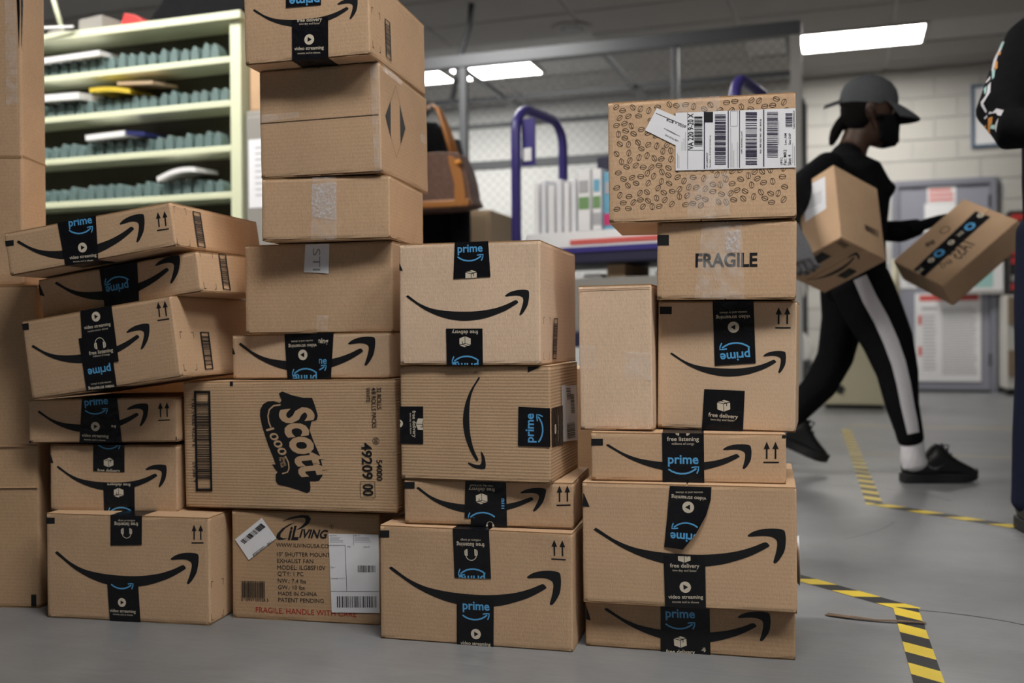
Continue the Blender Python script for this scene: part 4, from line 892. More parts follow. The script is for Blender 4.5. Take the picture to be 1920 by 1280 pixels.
            for (x, y) in pts:
                a = rb.uniform(0, math.pi); ca, sa = math.cos(a), math.sin(a)
                def E_(u, v): return (x+u*ca-v*sa, y+u*sa+v*ca)
                loop = [E_(.0059*math.cos(2*math.pi*j/14), .0040*math.sin(2*math.pi*j/14)) for j in range(14)]
                tr += stroke_tris(loop+loop[:2], .0007)
                tr += stroke_tris([E_(-.0052, -.0004), E_(-.002, .0006), E_(.002, -.0006), E_(.0052, .0004)], .0008)
            put('bean_print', [(t, 'ink') for t in tr], fn, .0004, e, nm)
def make_box(key, mat, label, group=None, name='cardboard_box'):
    b = BOXES[key]; w, d, h = b['size']
    e = empty(name, b['loc'], b['rot'])
    carton_body(e, w, d, h, mat, random.Random(key))
    place_prints(key, e, w, d, h)
    tag(e, label, 'box', group)
    return e
LBL = {
 'L1': ('kraft', 'tilted flat smile-arrow box lying on top of the left stack'),
 'L2': ('kraft', 'tilted flat smile-arrow box with upside-down tape, second from top of left stack'),
 'L3': ('kraft', 'tilted deep smile-arrow box leaning on the paper-towel carton'),
 'L4': ('kraft', 'flat level smile-arrow box right below the tilted boxes on the left'),
 'L5': ('kraft', 'small smile-arrow box second from the floor in the left stack'),
 'L6': ('kraft', 'bottom smile-arrow box of the left stack standing on the floor'),
 'A1': ('kraft', 'smile-arrow box at the very top of the tallest tower, cut by the frame'),
 'A2': ('kraft', 'plain brown box with a black diamond mark on its right side'),
 'A3': ('kraft', 'low plain box with frosted clear tape down its front'),
 'A4': ('kraft', 'plain brown box with a white paper tape strip at its top edge'),
 'A5': ('kraft_pale', 'flat smile-arrow box on top of the paper-towel carton'),
 'A6': ('kraft_ribbed', 'wide carton with a sideways black paper-towel logo and tall barcode'),
 'A7': ('kraft_brown', 'exhaust fan carton with printed text and white shipping labels on the floor'),
 'M1': ('kraft_light', 'deep smile-arrow box on top of the middle stack with open top edge'),
 'M2': ('kraft_ribbed', 'box turned on its side so that its smile arrow runs vertically'),
 'M3': ('kraft', 'flat smile-arrow box under the sideways box in the middle stack'),
 'M4': ('kraft', 'large bottom smile-arrow box of the middle stack on the floor'),
 'R1': ('kraft', 'box printed all over with coffee beans and a big shipping label'),
 'R2': ('kraft', 'low brown box printed with the word fragile'),
 'R3': ('kraft_pale', 'square smile-arrow box under the fragile box'),
 'R3b': ('kraft_light', 'narrow upright plain box left of the square smile-arrow box'),
 'R4': ('kraft', 'flat smile-arrow box carrying the upright plain box'),
 'R5': ('kraft', 'large smile-arrow box with a peeling curled strip of black tape'),
 'R6': ('kraft_brown', 'low bottom smile-arrow box of the right stack on the floor'),
}
for key, (mat, lab) in LBL.items(): make_box(key, mat, lab, 'cardboard boxes in the front stacks')
make_box('H1', 'kraft', 'cardboard box carried under the walking person\'s near arm')
make_box('H2', 'kraft', 'cardboard box held out by the walking person\'s far hand')
# small peeled label at the edge of R5
b5 = BOXES['R5']; 
e5 = [o for o in COL.objects if o.get('label', '').startswith('large smile-arrow box')][0]
w5, d5, h5 = b5['size']
V = []; Fc = []
for r in range(9):
    z = .043+.085*r/8; k = math.sin(math.pi*min(1, (r+1.5)/9)); 
    for c in range(4):
        t = c/3; V.append((w5/2+.0012+.004*t, -d5/2+.05-(.062*k)*t+.01*t, z))
for r in range(8):
    for c in range(3): i = r*4+c; Fc.append((i, i+1, i+5, i+4))
lb = mesh_obj('label_sheet', V, Fc, ['paper'], e5, smooth=True)

# two big plain cartons at the left edge
def big_carton(name, x1, y, w, d, z0, h, yaw, label, mat='kraft_brown'):
    R = Matrix.Rotation(-yaw, 4, 'Z'); c = Vector((x1, y, z0))+R @ Vector((-w/2, d/2, 0))
    e = empty(name, c, (0, 0, -yaw)); carton_body(e, w, d, h, mat, random.Random(name+label), t=.004, br=.004)
    tag(e, label, 'box'); return e
e = big_carton('large_carton', -1.030, 2.16, .46, .45, 0, .702, math.radians(5), 'tall dark carton on the floor at the left edge', 'kraft_brown')
for z, t in ((.352, .0035), (.262, .003)):
    MB().tube([(-.228, -.2262, z), (0, -.2266, z-.002), (.228, -.2262, z+.001)], t*.6, 6).build('crease', 'kraft_brown', e)
put('corner_mark', [(t, 'ink') for t in poly_tris([(.44, .004), (.452, .004), (.452, .03), (.44, .03)])], face_fn('F', .46, .45, .702), .0006, e, NRM['F'])
e = big_carton('large_carton', -1.078, 2.20, .55, .097, .703, .86, math.radians(5), 'large upper carton with a black taped corner at the left edge', 'kraft')
fn = face_fn('F', .55, .097, .86)
put('edge_tape', [(t, 'tape') for t in poly_tris([(.536, .86), (.549, .86), (.549, .60), (.546, .52), (.543, .60), (.538, .72)])], fn, .0008, e, NRM['F'])
put('edge_tape', [(t, 'tape') for t in poly_tris([(.001, .86), (.009, .86), (.009, .62), (.003, .54), (.001, .52)])], face_fn('R', .55, .097, .86), .0008, e, NRM['R'])
put('clear_tape', [(t, 'clear_tape') for t in poly_tris([(.515, .86), (.5355, .86), (.5425, .40), (.515, .40)])], fn, .0012, e, NRM['F'])
put('crease', [(t, 'corrugated_edge') for t in poly_tris([(.36, .285), (.548, .281), (.548, .287), (.36, .291)])], fn, .0006, e, NRM['F'])
put('crease', [(t, 'corrugated_edge') for t in poly_tris([(.001, .284), (.096, .278), (.096, .282), (.001, .288)])], face_fn('R', .55, .097, .86), .0006, e, NRM['R'])

# unseen plain cartons added behind the stacks to block light through the gaps
for nm, x, y, w_, d_, h_, lab in (('left', -.73, 2.60, .50, .26, .60, 'unseen plain carton added behind the left stack to keep its gaps dark'), ('mid', .24, 2.62, .34, .26, .50, 'unseen plain carton added to darken the gap between middle and right stacks')):
    e = empty('cardboard_box', (x, y, 0), (0, 0, -.24)); carton_body(e, w_, d_, h_, 'kraft_brown', random.Random(nm)); tag(e, lab, 'box')
# ------------------------------------------------------------------ floor markings
def hazard(name, pts, width, label, period=.15):
    V = []; Fc = []; mi = []; P = [Vector((x, y, 0)) for x, y in pts]
    e = empty(name, (P[1].x, P[1].y, 0)); 
    for k in range(len(P)-1):
        a, b = P[k], P[k+1]; t = (b-a); L = t.length; t.normalize(); nn = Vector((-t.y, t.x, 0))*width/2
        m = MB(); s = 0.; zz = .0006+.0004*k
        lo, hi = 0., L+(width*.4 if k == 0 else 0)
        def pt(q, side): return a+t*q+nn*side+Vector((0, 0, zz))-e.location
        m.quad(pt(lo, -1), pt(hi, -1), pt(hi, 1), pt(lo, 1), 0)
        q = -period
        while q < hi:
            A = [(q, -1), (q+period*.5, -1), (q+period*.5+width*.7, 1), (q+width*.7, 1)]
            c_ = clip([(x, y*1.) for x, y in A], [(lo, -1), (hi, -1), (hi, 1), (lo, 1)])
            if c_:
                i = len(m.v); m.v += [pt(x, y)+Vector((0, 0, .0003)) for x, y in c_]; m.f.append(tuple(range(i, i+len(c_)))); m.m.append(1)
            q += period
        m.build('tape_strip', ['hazard_black', 'yellow'], e)
    tag(e, label, 'floor tape')
hazard('hazard_tape', [(.56, 2.60), (.834, 2.115), (.675, 1.60)], .05, 'yellow and black striped floor tape beside the right stack', .125)
hazard('hazard_tape', [(2.0, 5.97), (1.232, 3.39), (1.60, 2.83)], .055, 'yellow and black striped floor tape bending behind the walking person', .14)
def floor_line(name, a, b, w, mat, label):
    a, b = Vector((*a, .0008)), Vector((*b, .0008)); t = (b-a).normalized(); nn = Vector((-t.y, t.x, 0))*w/2; c = (a+b)/2; c.z = 0
    m = MB(); m.quad(a-nn-c, b-nn-c, b+nn-c, a+nn-c); o = m.build(name, mat); o.location = c; tag(o, label, 'floor line')
floor_line('floor_line', (1.62, 4.79), (3.2, 4.38), .03, 'faded_yellow', 'thin faded yellow floor line right of the black sneaker')
floor_line('floor_line', (2.1, 6.2), (4.2, 5.65), .06, 'faded_yellow', 'pale worn floor line in front of the far drawers')
# torn strap
m = MB(); sp = [(.650, 2.066), (.69, 2.035), (.73, 2.017), (.78, 2.002), (.827, 1.993)]; ws = [.020, .014, .010, .009, .007]
for k in range(4):
    a, b = Vector((*sp[k], .003+.002*(k % 2))), Vector((*sp[k+1], .003+.002*((k+1) % 2))); t = (b-a).normalized(); nn = Vector((-t.y, t.x, 0))
    m.quad(a-nn*ws[k]/2, b-nn*ws[k+1]/2, b+nn*ws[k+1]/2, a+nn*ws[k]/2)
o = m.build('torn_strap', 'strap_brown'); so = o.modifiers.new('s', 'SOLIDIFY'); so.thickness = .0012
tag(o, 'torn brown strap lying across the striped floor tape', 'strap')
# scuffs on the floor
rs = random.Random(3)
for k in range(16):
    x, y, a, L, cv = rs.uniform(.55, 2.2), rs.uniform(1.9, 3.6), rs.uniform(-.6, 2.6), rs.uniform(.1, .5), rs.uniform(-1.5, 1.5)
    pts = [(x+L*j/8*math.cos(a+cv*j/8*.6), y+L*j/8*math.sin(a+cv*j/8*.6)) for j in range(9)]
    V = []; Fc = []
    for t in stroke_tris(pts, rs.uniform(.0015, .0035)): i = len(V); V += [(p[0], p[1], .0004) for p in t]; Fc.append((i, i+1, i+2))
    o = mesh_obj('scuff_mark', V, Fc, ['hazard_black']); o.parent = fl; o.matrix_parent_inverse = Matrix.Rotation(TH, 4, 'Z')

# ------------------------------------------------------------------ sorting case at the left
CS0, CS1, CN = -3.95, -2.526, 3.8
case = rempty('sorting_case', (CS0+CS1)/2, CN+.15, .80)
hw = (CS1-CS0)/2; CZ = .80
def cbox(name, x0, x1, y0, y1, z0, z1, mat, par, bev=.003): return MB().box(x0, x1, y0, y1, z0-CZ, z1-CZ).build(name, mat, par, bevel=bev)
cbox('side_panel', hw-.055, hw, -.15, .03, .80, 1.985, 'case_green', case); cbox('side_panel', -hw, -hw+.05, -.15, .03, .80, 1.985, 'case_green', case)
cbox('top_panel', -hw-.01, hw+.012, -.17, .05, 1.985, 2.02, 'case_green', case); cbox('back_panel', -hw+.05, hw-.055, .015, .03, .82, 1.985, 'case_back', case, 0)
SH = [1.812, 1.618, 1.418, 1.212, 1.01, .82]
rc = random.Random(8)
div_me = None
for z in SH:
    shf = cbox('shelf', -hw+.05, hw-.055, -.15, .015, z-.012, z+.016, 'case_green', case)
    x = -hw+.10
    while x < hw-.09:
        if div_me is None:
            prof = [(-.021, 0), (.021, 0), (.021, .030), (.014, .050), (.004, .064), (-.004, .064), (-.014, .050), (-.021, .030)]
            dv = MB().prism(prof, lambda u, v, tt: (u, tt, v), -.143, -.075).build('divider', 'divider_green', case, bevel=.003); div_me = dv.data
        else:
            dv = bpy.data.objects.new('divider', div_me); COL.objects.link(dv); dv.parent = case
        dv.location = (x, 0, z+.016-CZ); dv.scale = (1, 1, rc.uniform(.85, 1.15)); dv.rotation_euler = (0, rc.uniform(-.06, .06), 0)
        x += rc.choice((.054, .057, .057, .060, .048))
tag(case, 'pale green mail sorting case with rows of grey-green dividers', 'shelf unit')
tbl = rempty('work_table', (CS0+CS1)/2, CN+.15, 0)
MB().box(-hw-.05, hw-.002, -.22, .25, .755, .797).build('table_top', 'case_green', tbl, bevel=.004)
for sx in (-1, 1):
    for y in (-.18, .21): MB().box(sx*(hw-.03)-.02, sx*(hw-.03)+.02, y-.02, y+.02, 0, .755).build('leg', 'steel_grey', tbl)
tag(tbl, 'work table standing under the pale green sorting case', 'table')
def mail(name, s, z, L, D, T, mat, label, rot=(0, 0, 0), fold=0., dn=.06, cat='mail'):
    D = min(D, .17); c = RP(s, CN+dn-.005, z); o = None
    m = MB(); n_ = 8
    for k in range(n_):
        x0, x1 = -L/2+L*k/n_, -L/2+L*(k+1)/n_; f0, f1 = fold*math.sin(math.pi*k/n_), fold*math.sin(math.pi*(k+1)/n_)
        i = len(m.v); m.v += [Vector(p) for p in ((x0, -D/2, f0), (x0, D/2, f0), (x0, D/2, f0+T), (x0, -D/2, f0+T))]
        if k: 
            for a, b in ((0, 1), (1, 2), (2, 3), (3, 0)): m.f.append((i-4+a, i-4+b, i+b, i+a)); m.m.append(0)
    i = len(m.v)-4
    m.f.append((0, 1, 2, 3)); m.f.append((i, i+3, i+2, i+1)); m.m += [0, 0]
    o = m.build(name, mat); o.location = c; o.rotation_euler = (rot[0], rot[1], -TH+rot[2]); tag(o, label, cat, 'mail in the sorting case'); return o
mail('paper_tray', -3.42, 1.893, .42, .22, .022, 'sign_white', 'white tray lying on the dividers of the top row', (.08, -.02, 0))
mail('white_envelope', -3.48, 1.708, .26, .20, .03, 'sign_white', 'white padded envelope at the left of the second row', (.1, .02, 0))
mail('yellow_mailer', -3.20, 1.715, .24, .2, .02, 'yellow', 'bright yellow mailer lying on the second row of dividers', (.1, .10, .1), .01)
mail('brown_envelope', -3.05, 1.745, .23, .2, .014, 'manila', 'thin brown envelope above the yellow mailer', (.1, .07, -.05))
mail('white_book', -3.22, 1.510, .25, .2, .024, 'sign_white', 'white block of paper on the third row of dividers', (.06, -.03, 0))
mail('blue_booklet', -3.06, 1.510, .12, .2, .018, 'navy', 'dark blue booklet beside the white paper block', (.06, .12, 0))
mail('rolled_magazine', -2.83, 1.308, .24, .2, .02, 'sign_white', 'bent white magazine on the fourth row of dividers', (.06, -.12, 0), .02)
# things on top of the case
TZ = 2.021
o = MB().box(-.08, .08, -.06, .06, 0, .06).build('grey_carton', 'cabinet_grey', bevel=.004); o.location = RP(-3.33, 3.86, TZ); o.rotation_euler = (0, 0, -.5); tag(o, 'small grey carton on top of the sorting case', 'box')
o = MB().prism([(-.07, 0), (.10, 0), (.02, .055), (-.04, .07)], lambda u, v, t: (u, t, v), -.05, .05).build('red_folder', 'red_plastic', bevel=.003); o.location = RP(-3.13, 3.88, TZ); o.rotation_euler = (0, 0, -TH); tag(o, 'red plastic folder lying on the sorting case', 'folder')
o = MB().prism(smooth_loop([(-.25, 0), (.25, 0), (.27, .09), (.2, .22), (.05, .26), (-.12, .2), (-.24, .07)], 3), lambda u, v, t: (u, t, v), -.09, .09).build('black_bag', 'black_cloth', bevel=.02); o.location = RP(-2.72, 3.89, TZ+.001); o.rotation_euler = (0, 0, -TH); tag(o, 'black soft bag on the right end of the sorting case', 'bag')
lm = rempty('desk_lamp', -3.55, 3.86, TZ)
MB().prism(circle(0, 0, .07), lambda u, v, t: (u, v, t), 0, .02).build('base', 'cabinet_grey', lm, bevel=.004)
MB().tube([(0, 0, .02), (-.06, 0, .20), (-.12, .02, .38)], .011, 8).build('arm', 'case_green', lm, True)
MB().tube([(-.12, .02, .38), (.06, -.04, .52)], .011, 8).build('arm', 'case_green', lm, True)
MB().tube([(.06, -.04, .52), (.10, -.05, .50), (.17, -.07, .45)], [.02, .045, .075], 14).build('lamp_shade', 'case_green', lm, True)
tag(lm, 'pale folding desk lamp standing on the sorting case', 'lamp')
o = MB().tube([RP(-3.83, 3.76, TZ+.012), RP(-3.7, 3.72, TZ+.03), RP(-3.55, 3.74, TZ+.014), RP(-3.4, 3.76, TZ+.01)], .006, 6).build('power_cable', 'sign_white', None, True); tag(o, 'thin white cable on top of the sorting case', 'cable')

# grey cabinet with a taped document and a carton on it, right of the sorting case
cb = rempty('metal_cabinet', -2.17, 4.015, 0)
MB().box(-.34, .14, -.2, .2, .0, 1.58).build('body', 'cabinet_grey', cb, bevel=.006)
MB().box(-.33, -.103, -.215, -.2, .06, 1.55).build('door', 'cabinet_grey', cb, bevel=.003); MB().box(-.097, .13, -.215, -.2, .06, 1.55).build('door', 'cabinet_grey', cb, bevel=.003)
pp = MB().box(-.318, -.12, -.2165, -.2155, 1.15, 1.45).build('document_sheet', 'paper', cb)
m = MB()
for k in range(9): m.box(-.285, -.15-.02*(k % 3), -.2172, -.2167, 1.41-.026*k, 1.416-.026*k)
m.build('document_print', 'text_grey', cb)
tag(cb, 'grey metal cabinet with a taped document beside the sorting case', 'cabinet')
e = rempty('cardboard_box', -2.27, 4.015, 1.5815); carton_body(e, .45, .38, .34, 'kraft_brown', random.Random(77)); tag(e, 'blurred brown carton on top of the grey metal cabinet', 'box')

# ------------------------------------------------------------------ wire mesh partition
PN = 6.87; PZ = 2.60
part = rempty('mesh_partition', -1.8, PN, 0)
def px(s): return s+1.8
RS0, RS1 = -5.2, -.30
for s, wd in ((-2.66, .055), (-1.10, .045), (-.30, .07), (-4.2, .055), (-5.2, .055)):
    MB().box(px(s)-wd/2, px(s)+wd/2, -.03, .03, 0, PZ-.04).build('post', 'grid_metal' if s == -.30 else 'steel_grey', part, bevel=.004)
MB().box(px(RS0), px(RS1)+.035, -.04, .04, PZ-.05, PZ+.04).build('rail', 'steel_grey', part, bevel=.004)
MB().box(px(RS0), px(RS1), -.02, .02, 1.79, 1.85).build('rail', 'steel_grey', part)
MB().box(px(RS0), px(RS1), -.02, .02, .04, .10).build('rail', 'steel_grey', part)
for n2, zz in ((7.99, PZ), (9.0, PZ)): MB().box(px(RS0), px(RS1)-.02, n2-PN-.03, n2-PN+.03, zz-.04, zz).build('roof_beam', 'steel_grey', part)
for s in (-4.6, -3.80, -2.72, -1.62, -.36): MB().box(px(s)-.02, px(s)+.02, .04, 9.0-PN, PZ-.035, PZ-.005).build('roof_bar', 'steel_grey', part)
for s in (-5.2, -.33): MB().box(px(s)-.025, px(s)+.025, 9.0-PN-.02, 9.0-PN+.03, 0, PZ-.04).build('post', 'steel_grey', part)
V = []; Fc = []
def wire(a, b, r=.0012):
    a, b = Vector(a), Vector(b); t = (b-a).normalized(); n1 = Vector((0, 1, 0)); n2 = t.cross(n1)
    i = len(V)
    for p in (a, b):
        for q in range(3): ang = 2*math.pi*q/3; V.append(p+(n1*math.cos(ang)+n2*math.sin(ang))*r)
    for q in range(3): Fc.append((i+q, i+(q+1) % 3, i+3+(q+1) % 3, i+3+q))
x0, x1, z0, z1 = px(-4.0), px(RS1), .9, PZ-.05
c = -(z1-z0); stp = .05*1.414
while c < (x1-x0):
    for sgn in (1, -1):
        xa = x0+c if sgn == 1 else x1-c
        a = [xa, z0]; b = [xa+sgn*(z1-z0), z1]
        lo, hi = 0., 1.
        for t_, ok in ((lambda x: x, 1),):
            dx = b[0]-a[0]
            ta, tb = sorted(((x0-a[0])/dx, (x1-a[0])/dx)); lo, hi = max(lo, ta), min(hi, tb)
        if hi > lo: wire((a[0]+(b[0]-a[0])*lo, 0, a[1]+(b[1]-a[1])*lo), (a[0]+(b[0]-a[0])*hi, 0, a[1]+(b[1]-a[1])*hi))
    c += stp
wm = mesh_obj('wire_mesh', V, Fc, ['steel_grey'], part); wm['kind'] = 'stuff'
tag(part, 'grey steel wire-mesh partition with posts and roof beams', 'partition')

# ------------------------------------------------------------------ violet cart with mail
CA = math.atan2(-.55, .911); ct = empty('mail_cart', (-.005+.03, 4.70, 0), (0, 0, CA))
CLn, CW, CHt = 1.06, .47, 1.66
def arch(x):
    r = .12; p = [(x, 0, .12), (x, 0, CHt-r)]
    p += [(x, r-r*math.cos(a), CHt-r+r*math.sin(a)) for a in [math.pi/2*k/6 for k in range(1, 7)]]
    p += [(x, CW-r+r*math.sin(a), CHt-r+r*math.cos(a)) for a in [math.pi/2*k/6 for k in range(7)]]
    p += [(x, CW, .12)]; return p
for x in (0, CLn): MB().tube(arch(x), .024, 10).build('end_frame', 'cart_violet', ct, True)
MB().box(.02, .09, .02, .03, 1.38, 1.60).build('cart_plate', 'cart_violet', ct); MB().box(.035, .075, .012, .019, 1.40, 1.46).build('cart_sticker', 'sign_white', ct)
for z in (.98, .60, .16): 
    MB().box(-.0, CLn, .0, CW, z-.075, z).build('deck', 'cart_dark', ct, bevel=.008)
MB().box(.0, CLn, -.006, .0, .955, .98).build('deck_edge', 'cart_violet', ct)
MB().box(.30, CLn, .25, CW, 1.36, 1.43).build('deck', 'cart_dark', ct, bevel=.006)
for x in (.08, CLn-.08):
    for y in (.06, CW-.06):
        w_ = MB().prism(circle(0, 0, .055), lambda u, v, t: (u, t, v), -.018, .018).build('wheel', 'dark', ct, bevel=.006); w_.location = (x, y, .055)
tag(ct, 'violet steel mail cart with arched end frames behind the boxes', 'cart')
# tray with bundles of leaflets on the cart deck
tr_ = empty('mail_tray', ct.matrix_basis @ Vector((.33, .2, .981)), (0, 0, CA))
MB().box(-.29, .62, -.16, .16, 0, .012).build('tray_floor', 'sign_white', tr_); 
for q in ((-.29, .62, -.17, -.155), (-.29, .62, .155, .17), (-.30, -.285, -.16, .16), (.615, .63, -.16, .16)): MB().box(*q, 0, .075).build('tray_wall', 'sign_white', tr_, bevel=.002)
MB().box(-.06, .62, -.1735, -.1705, .014, .036).build('tray_label', 'sign_red', tr_)
tag(tr_, 'white cardboard mail tray with red edge on the violet cart', 'tray')
rl = random.Random(21); x = -.27
ORD = 'first second third fourth fifth sixth seventh eighth ninth tenth eleventh twelfth thirteenth fourteenth fifteenth sixteenth seventeenth eighteenth'.split()
cols = ['sign_white', 'paper', 'sign_white', 'paper', 'sign_white', 'paper', 'sign_white', 'sign_white', 'sky_blue', 'sign_white', 'paper', 'cabinet_grey', 'sign_white', 'cabinet_grey']
desc = {'sign_white': 'white', 'paper': 'pale grey', 'sky_blue': 'sky blue', 'green': 'green', 'magenta': 'magenta', 'cabinet_grey': 'grey'}
for k, c_ in enumerate(cols):
    tk = rl.uniform(.026, .040) if k < 6 else rl.uniform(.05, .075); hh = rl.uniform(.25, .33) if k not in (6, 7) else .345
    e = empty('leaflet_bundle', tr_.matrix_basis @ Vector((x+tk/2, 0, .0135)), (0, .02*(k-8) if k > 8 else 0, CA))
    MB().box(-tk/2+.002, tk/2-.002, -.135, .13, 0, hh).build('pages', c_, e, bevel=.003)
    MB().box(-tk/2+.004, tk/2-.004, -.1375, -.135, hh*.12, hh*.2).build('print_band', rl.choice(['sign_red', 'text_grey', 'green']), e)
    if k > 5:
        for q, cc in enumerate(rl.sample(['sky_blue', 'magenta', 'yellow', 'green', 'text_grey', 'sign_white'], 3)): MB().box(-tk/2+.004+.003*q, tk/2-.004-.004*q, -.1375, -.135, hh*(.26+.22*q), hh*(.42+.22*q)).build('print_band', cc, e)
    tag(e, '%s leaflet bundle standing %s from the left end of the mail tray' % (desc[c_], ORD[k]), 'leaflets', 'leaflet bundles in the cart tray')
    x += tk+.007
# low bin on the middle deck
e = empty('mail_bin', ct.matrix_basis @ Vector((.55, .22, .601)), (0, 0, CA))
for q in ((-.40, .40, -.17, -.16), (-.40, .40, .16, .17), (-.40, -.39, -.16, .16), (.39, .40, -.16, .16)): MB().box(*q, 0, .24).build('bin_wall', 'cabinet_grey', e, bevel=.002)
MB().box(-.39, .39, -.16, .16, 0, .01).build('bin_floor', 'cabinet_grey', e)
for k in range(6): MB().box(-.36+.12*k, -.27+.12*k, -.14, .14, .01, .22+.04*(k % 3)).build('paper_stack', 'paper' if k % 2 else 'manila', e, bevel=.004)
tag(e, 'grey bin filled with paper stacks on the lower cart deck', 'bin')

# ------------------------------------------------------------------ handbag on a coat stand
HB = Vector((-.36, 4.62, 0))
st = empty('coat_stand', (HB.x-.16, HB.y+.12, 0))
MB().tube([(0, 0, .03), (0, 0, 1.72)], .018, 10).build('pole', 'steel_grey', st, True)
MB().prism(circle(0, 0, .16), lambda u, v, t: (u, v, t), 0, .03).build('base', 'steel_grey', st, bevel=.006)
MB().tube([(0, 0, 1.62), (.12, -.10, 1.60), (.16, -.13, 1.645)], .011, 8).build('hook', 'steel_grey', st, True)
MB().tube([(0, 0, 1.62), (-.12, .02, 1.60), (-.16, .03, 1.645)], .011, 8).build('hook', 'steel_grey', st, True)
tag(st, 'thin grey coat stand carrying the brown handbag', 'coat stand')
hb = empty('handbag', (HB.x, HB.y, 1.165), (0, 0, -.25))
prof = [(-.19, 0), (.19, 0), (.205, .05), (.19, .14), (.16, .22), (.12, .25), (-.12, .25), (-.16, .22), (-.19, .12)]
MB().prism(smooth_loop(prof, 3), lambda u, v, t: (u, t, v), -.075, .075).build('body', 'brown_canvas', hb, bevel=.02, seg=3)
MB().prism([(-.192, 0), (.192, 0), (.20, .035), (-.20, .03)], lambda u, v, t: (u, t, v), -.082, .082).build('base_trim', 'tan_leather', hb, bevel=.006)
MB().prism(smooth_loop([(.10, .235), (.15, .20), (.175, .10), (.18, .01), (.13, .01), (.128, .10), (.11, .17)], 2), lambda u, v, t: (u, t, v), -.084, -.070).build('side_trim', 'tan_leather', hb, bevel=.003)
for yy in (-.05, .05):
    MB().tube([(-.09, yy, .22), (-.085, yy*.8, .36), (-.04, yy*.3, .46), (0, 0, .482), (.03, yy*.3, .46), (.07, yy*.8, .36), (.12, yy, .20)], .011, 8).build('strap', 'tan_leather', hb, True)
MB().tube([(.14, -.078, .205), (.155, -.08, .19)], .016, 8).build('ring', 'orange', hb, True)
tag(hb, 'brown patterned handbag with tan leather straps hanging behind the tower', 'handbag')
jk = empty('black_coat', (HB.x-.05, HB.y+.27, .52), (0, 0, -.2))
rings = [(.0, .17, .07), (.3, .16, .07), (.6, .15, .075), (.85, .155, .075), (1.02, .13, .06), (1.10, .06, .045)]
V = []; Fc = []
for z, a, b in rings:
    for k in range(20):
        q = 2*math.pi*k/20; f = 1+.07*math.sin(5*q+z*4); V.append((a*f*math.cos(q), b*f*math.sin(q), z))
for r in range(len(rings)-1):
    for k in range(20): Fc.append((r*20+k, r*20+(k+1) % 20, r*20+20+(k+1) % 20, r*20+20+k))
Fc += [tuple(reversed(range(20))), tuple(range(100, 120))]
mesh_obj('coat_body', V, Fc, ['black_cloth'], jk, smooth=True)
for sx in (-1, 1): MB().tube([(sx*.12, 0, 1.0), (sx*.17, -.03, .8), (sx*.18, -.05, .5), (sx*.17, -.06, .3)], [.05, .055, .05, .045], 12).build('sleeve', 'black_cloth', jk, True)
tag(jk, 'black coat hanging behind the brown handbag', 'coat')
e = empty('filing_cabinet', (-.22, 5.6, 0), (0, 0, -TH)); MB().box(-.2, .2, -.25, .25, 0, 1.25).build('body', 'manila', e, bevel=.006)
for k in range(4):
    dr = MB().box(-.185, .185, -.262, -.25, .03+.305*k, .31+.305*k).build('drawer', 'manila', e, bevel=.003); MB().box(-.06, .06, -.275, -.262, .2+.305*k, .215+.305*k).build('handle', 'steel_grey', dr)
tag(e, 'tan filing cabinet behind the brown handbag', 'cabinet')

# ------------------------------------------------------------------ far wall: door, notices, drawers, machine
def wall_thing(name, s, n=BACK, z=0.0): return rempty(name, s, n, z)
D0, D1 = .44, 1.364
dr = rempty('door_1', (D0+D1)/2, BACK, 0); hw = (D1-D0)/2
for q in ((-hw, -hw+.06, 0, 2.04), (hw-.06, hw, 0, 2.04), (-hw+.06, hw-.06, 1.98, 2.04)): MB().box(q[0], q[1], -.06, .012, q[2], q[3]).build('door_frame', 'door_frame_grey', dr, bevel=.004)
MB().box(-hw+.063, hw-.063, -.03, .012, .02, 1.975).build('door_leaf', 'door_grey', dr, bevel=.003)
for z in (.25, 1.0, 1.75): MB().box(hw-.075, hw-.055, -.066, -.06, z, z+.12).build('hinge', 'hinge', dr)
MB().box(-hw+.06, hw-.06, -.08, .0, 0, .018).build('threshold', 'dark', dr)
structure(dr)
def sheet(name, s0, s1, z0, z1, mat, label, n=BACK-.034, th=.003):
    e = rempty(name, (s0+s1)/2, n, (z0+z1)/2); a, b = (s1-s0)/2, (z1-z0)/2
    MB().box(-a, a, -th, 0, -b, b).build('sheet', mat, e); tag(e, label, 'notice'); return e, a, b
def lines(e, x0, x1, z0, z1, n_, mat='text_grey', fill=.45):
    m = MB(); rn = random.Random(int(abs(x0*1000)+n_))
    for k in range(n_): z = z1-(z1-z0)*(k+.5)/n_; h_ = (z1-z0)/n_*fill/2; m.box(x0, x1-(x1-x0)*rn.uniform(0, .12), -.0042, -.0032, z-h_, z+h_)
    m.build('print_lines', mat, e)
e, a, b = sheet('red_notice', .756, 1.011, 1.814, 1.97, 'sign_white', 'small red lettered notice at the top of the grey door'); lines(e, -a+.015, a-.015, -b+.01, b-.01, 3, 'sign_red', .55)
e, a, b = sheet('white_notice', .732, 1.01, 1.36, 1.81, 'sign_white', 'white sheet on the grey door under the red lettered notice'); lines(e, -a+.03, a-.03, -b+.05, b-.15, 8)
e, a, b = sheet('poster', .642, 1.225, .101, .95, 'sign_white', 'large white poster with red header on the lower half of the door', BACK-.036)
MB().box(-a+.04, a-.02, -.0045, -.0032, b-.075, b-.02).build('red_header', 'sign_red', e); lines(e, -a+.24, a-.03, -b+.06, b-.14, 26, 'text_grey', .4); lines(e, -a+.07, -a+.19, -b+.1, b-.2, 16, 'text_grey', .35)
MB().box(-a+.06, -a+.2, -.0045, -.0032, b-.16, b-.135).build('print_lines', 'text_grey', e)
